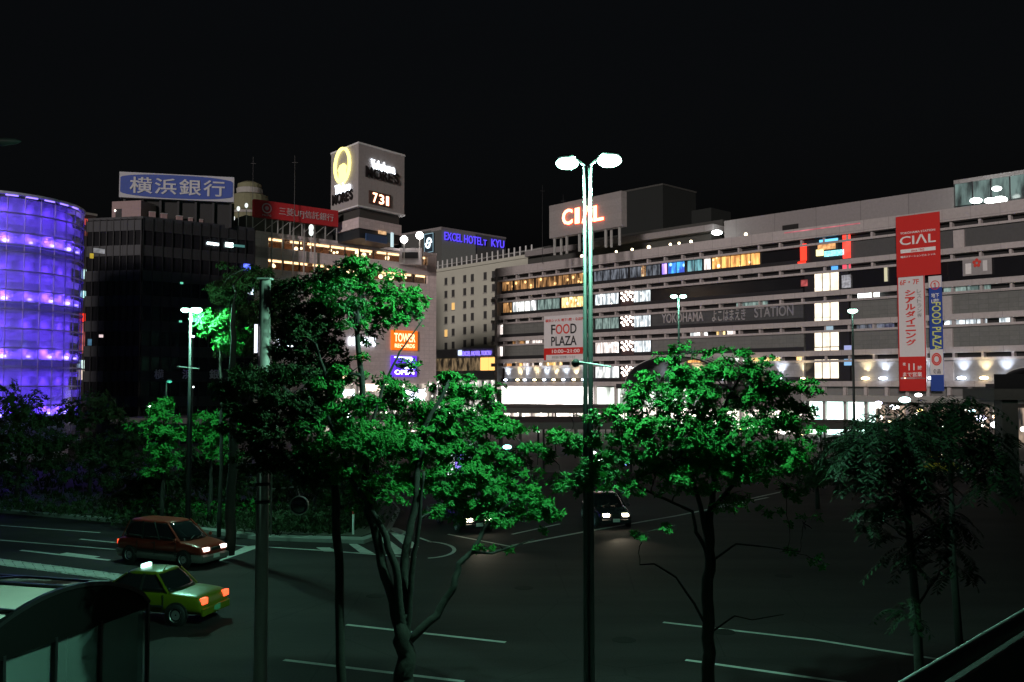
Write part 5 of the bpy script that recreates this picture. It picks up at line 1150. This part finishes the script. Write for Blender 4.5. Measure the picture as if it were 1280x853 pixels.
# round tower behind
p = at(312, 228, 150); t = thing('round_tower', 'dim olive round tower with stepped dome between the bank sign and the red board', 'building', (p.x, 150, 0))
MB().lathe([(3.6,0),(3.6,p.z-5.2),(3.0,p.z-4.8),(3.0,p.z-2.4),(1.9,p.z-2.0),(1.9,p.z-.4),(1.0,p.z),(.01,p.z+.1)], 20).build('wall', mat('olive_wall', (.17,.17,.10), .8), t)
MB().lathe([(3.75,p.z-5.6),(3.75,p.z-5.2)], 20).build('balcony_ring', concrete, t)
MB().lathe([(2.0,p.z-2.0),(2.1,p.z-1.2),(2.0,p.z-1.1)], 20).build('crown_ring', concrete, t)
# sign column between purple building and bank
p = at(104, 470, 125); XS = Frame(97, 124, 118, 126)
t = thing('side_building', 'narrow dark building edge between the purple building and the bank, carrying stacked signs', 'building', tuple(XS.o), XS.rz)
MB().box(0, XS.len, .4, 8, 0, XS.hit(110,268)[1]).build('wall', mat('side_wall', (.05,.04,.04)), t); MB().box(-.1, XS.len+.1, .3, 8, XS.hit(110,268)[1], XS.hit(110,268)[1]+.3).build('coping', concrete, t)
for lab, p0,q0,p1,q1,c,s_,v in (('red glowing sign high beside the purple building',105.5,274,114,281.5,(.7,.08,.06),.6,.4),('small dull red sign second from the top of the stack',107,290,125,296,(.45,.12,.08),.35,.8),('grey notice board on the bank edge',118,311,131,316.5,(.35,.35,.37),.6,.5),('tiny yellow sign on the bank edge',113.5,317,117,323,(.7,.5,.05),.7,.2),
  ('pale cyan lit window column, upper part',103,337,112,349,(.5,.75,.75),1.1,.5),('pale cyan lit window column, lower part',101.5,364,111,372.5,(.45,.85,.85),1.6,.4),('solid bright red square sign in the stack',100,392,108,402.5,(1,.04,.02),1.2,.1),('faded red vertical sign under the red square',100.5,404,106,442,(.65,.16,.16),.55,.8),
  ('white lit box sign at the bottom of the stack',97.5,450.5,107,461,(.65,.85,.8),1.3,.4),('beige lit box sign under the lowest white one',97,462.5,105.5,475,(.8,.65,.55),.9,.4),('narrow blue sign beside the faded red one',111,424,114.5,432,(.1,.25,.4),.6,.3),('tiny pink light on the bank wall',125,418.5,129,422,(.9,.7,.7),1,.1)):
    box_sign('stacked_sign', lab, p0,q0,p1,q1, emit('ss_'+lab, c, s_, v, 1.2), -25 if p0 > 110 else 0, .2, fr=XS)
for k, (px,py,c) in enumerate(((310,356,(.6,.7,1)),(313,364,(.7,.85,1)),(309,334,(.1,.15,1)))):
    box_sign('tree_gap_sign', ['upper bluish sign glimpsed through the far tree','lower bluish-white sign glimpsed through the far tree','deep blue sign at the bank corner'][k], px-4,py-4,px+4,py+4, emit('tg%d'%k, c, 2.0, .6, 2), -.5, .2, fr=BF)
# ------------------------------------------------------------------ purple glass rotunda
DC = 84; cxp = gx(-20, DC); ro = 8.0; ztop = 23.3
t = thing('glass_rotunda', 'round glass building washed in violet light at the left edge', 'building', (cxp, DC, 0))
MB().lathe([(7.05,0),(7.05,ztop-.6),(.01,ztop-.6)], 48).build('inner_wall', mat('rotunda_inner', (.5,.42,.6), .6, 0, .6, 1.6), t)
MB().lathe([(ro,1.5),(ro,ztop)], 48).build('glass_skin', glass('rotunda_glass', (.35,.36,.7), .22, .1), t)
step = 1.65
for k in range(14):
    z = ztop - .02 - step*k
    if z < 1.6: break
    MB().lathe([(ro-.05,z-.06),(ro+.08,z-.06),(ro+.08,z+.06),(ro-.05,z+.06),(ro-.05,z-.06)], 48).build('transom', mat('transom', (.3,.25,.6), .4, .3), t)
frm = bpy.data.materials.new('fritted_glass'); frm.use_nodes = True; fn = frm.node_tree; fn.nodes.clear()
fo, fx, ft, fl_ = [fn.nodes.new(x) for x in ('ShaderNodeOutputMaterial','ShaderNodeMixShader','ShaderNodeBsdfTransparent','ShaderNodeBsdfTranslucent')]
fc = fn.nodes.new('ShaderNodeTexCoord'); fs_ = fn.nodes.new('ShaderNodeTexNoise'); fs_.inputs['Scale'].default_value = .9; fn.links.new(fc.outputs['Object'], fs_.inputs['Vector']); fn.links.new(fs_.outputs['Fac'], fx.inputs[0])
fl_.inputs[0].default_value = (.8,.75,.95,1); fn.links.new(ft.outputs[0], fx.inputs[1]); fn.links.new(fl_.outputs[0], fx.inputs[2]); fn.links.new(fx.outputs[0], fo.inputs[0])
for k in range(14):
    z = ztop - .35 - step*k
    if z > 2: MB().lathe([(ro-.12,z-.45-.2*(k%3)),(ro-.12,z)], 48).build('fritted_band', frm, t)
for k in range(5):
    z = ztop - 4.3 - 4.95*k + 0
    if z < 1: break
    MB().lathe([(6.5,z-.15),(ro-.1,z-.15),(ro-.1,z),(6.5,z)], 48).build('gallery_floor', mat('gallery', (.4,.4,.5), .6), t)
for i in range(36):
    a_ = 2*math.pi*i/36
    if math.sin(a_) < .35: MB().box(ro*math.cos(a_)-.03, ro*math.cos(a_)+.03, ro*math.sin(a_)-.03, ro*math.sin(a_)+.03, 1.5, ztop).build('mullion', mat('mullion_grey', (.08,.06,.2), .4, .4), t)
VI = (.17,.06,1.0); vl = emit('violet_lamp', (.45,.35,1), 7)
for k in range(5):
    z = ztop - 4.2 - 4.95*k
    if z < 1: break
    for i in range(13):
        a_ = R(-172 + 15.2*i); x, y = (ro-.45)*math.cos(a_), (ro-.45)*math.sin(a_)
        MB().ball((x*1.02, y*1.02, z+.15), .13 + .05*((i*7+k*3) % 3), 6, (1.3,1.3,.7)).build('floor_lamp', vl, t)
        lamp('POINT', 'violet_wash', t, (x*1.0, y*1.0, z+2.9), 48, VI, .15)  # added mid-bay light that lifts the dark bands; no fitting there
        lamp('POINT', 'violet_wash', t, (x*.97, y*.97, z+.5), 55 + 40*((i*5+k*3) % 3), VI, .1)
MB().lathe([(ro-.3,ztop-.1),(ro+.1,ztop-.1),(ro+.1,ztop+.12),(ro-.3,ztop+.12)], 48).build('roof_edge', mat('roof_edge_m', (.4,.4,.5), .4), t)
for i in range(16):
    a_ = R(-178+11.5*i); b_ = R(-178+11.5*i+7)
    MB().bar(((ro+.12)*math.cos(a_),(ro+.12)*math.sin(a_),ztop-.2),((ro+.12)*math.cos(b_),(ro+.12)*math.sin(b_),ztop-.2),.1).build('edge_light', emit('edge_v', (.3,.2,1), 2.2), t)
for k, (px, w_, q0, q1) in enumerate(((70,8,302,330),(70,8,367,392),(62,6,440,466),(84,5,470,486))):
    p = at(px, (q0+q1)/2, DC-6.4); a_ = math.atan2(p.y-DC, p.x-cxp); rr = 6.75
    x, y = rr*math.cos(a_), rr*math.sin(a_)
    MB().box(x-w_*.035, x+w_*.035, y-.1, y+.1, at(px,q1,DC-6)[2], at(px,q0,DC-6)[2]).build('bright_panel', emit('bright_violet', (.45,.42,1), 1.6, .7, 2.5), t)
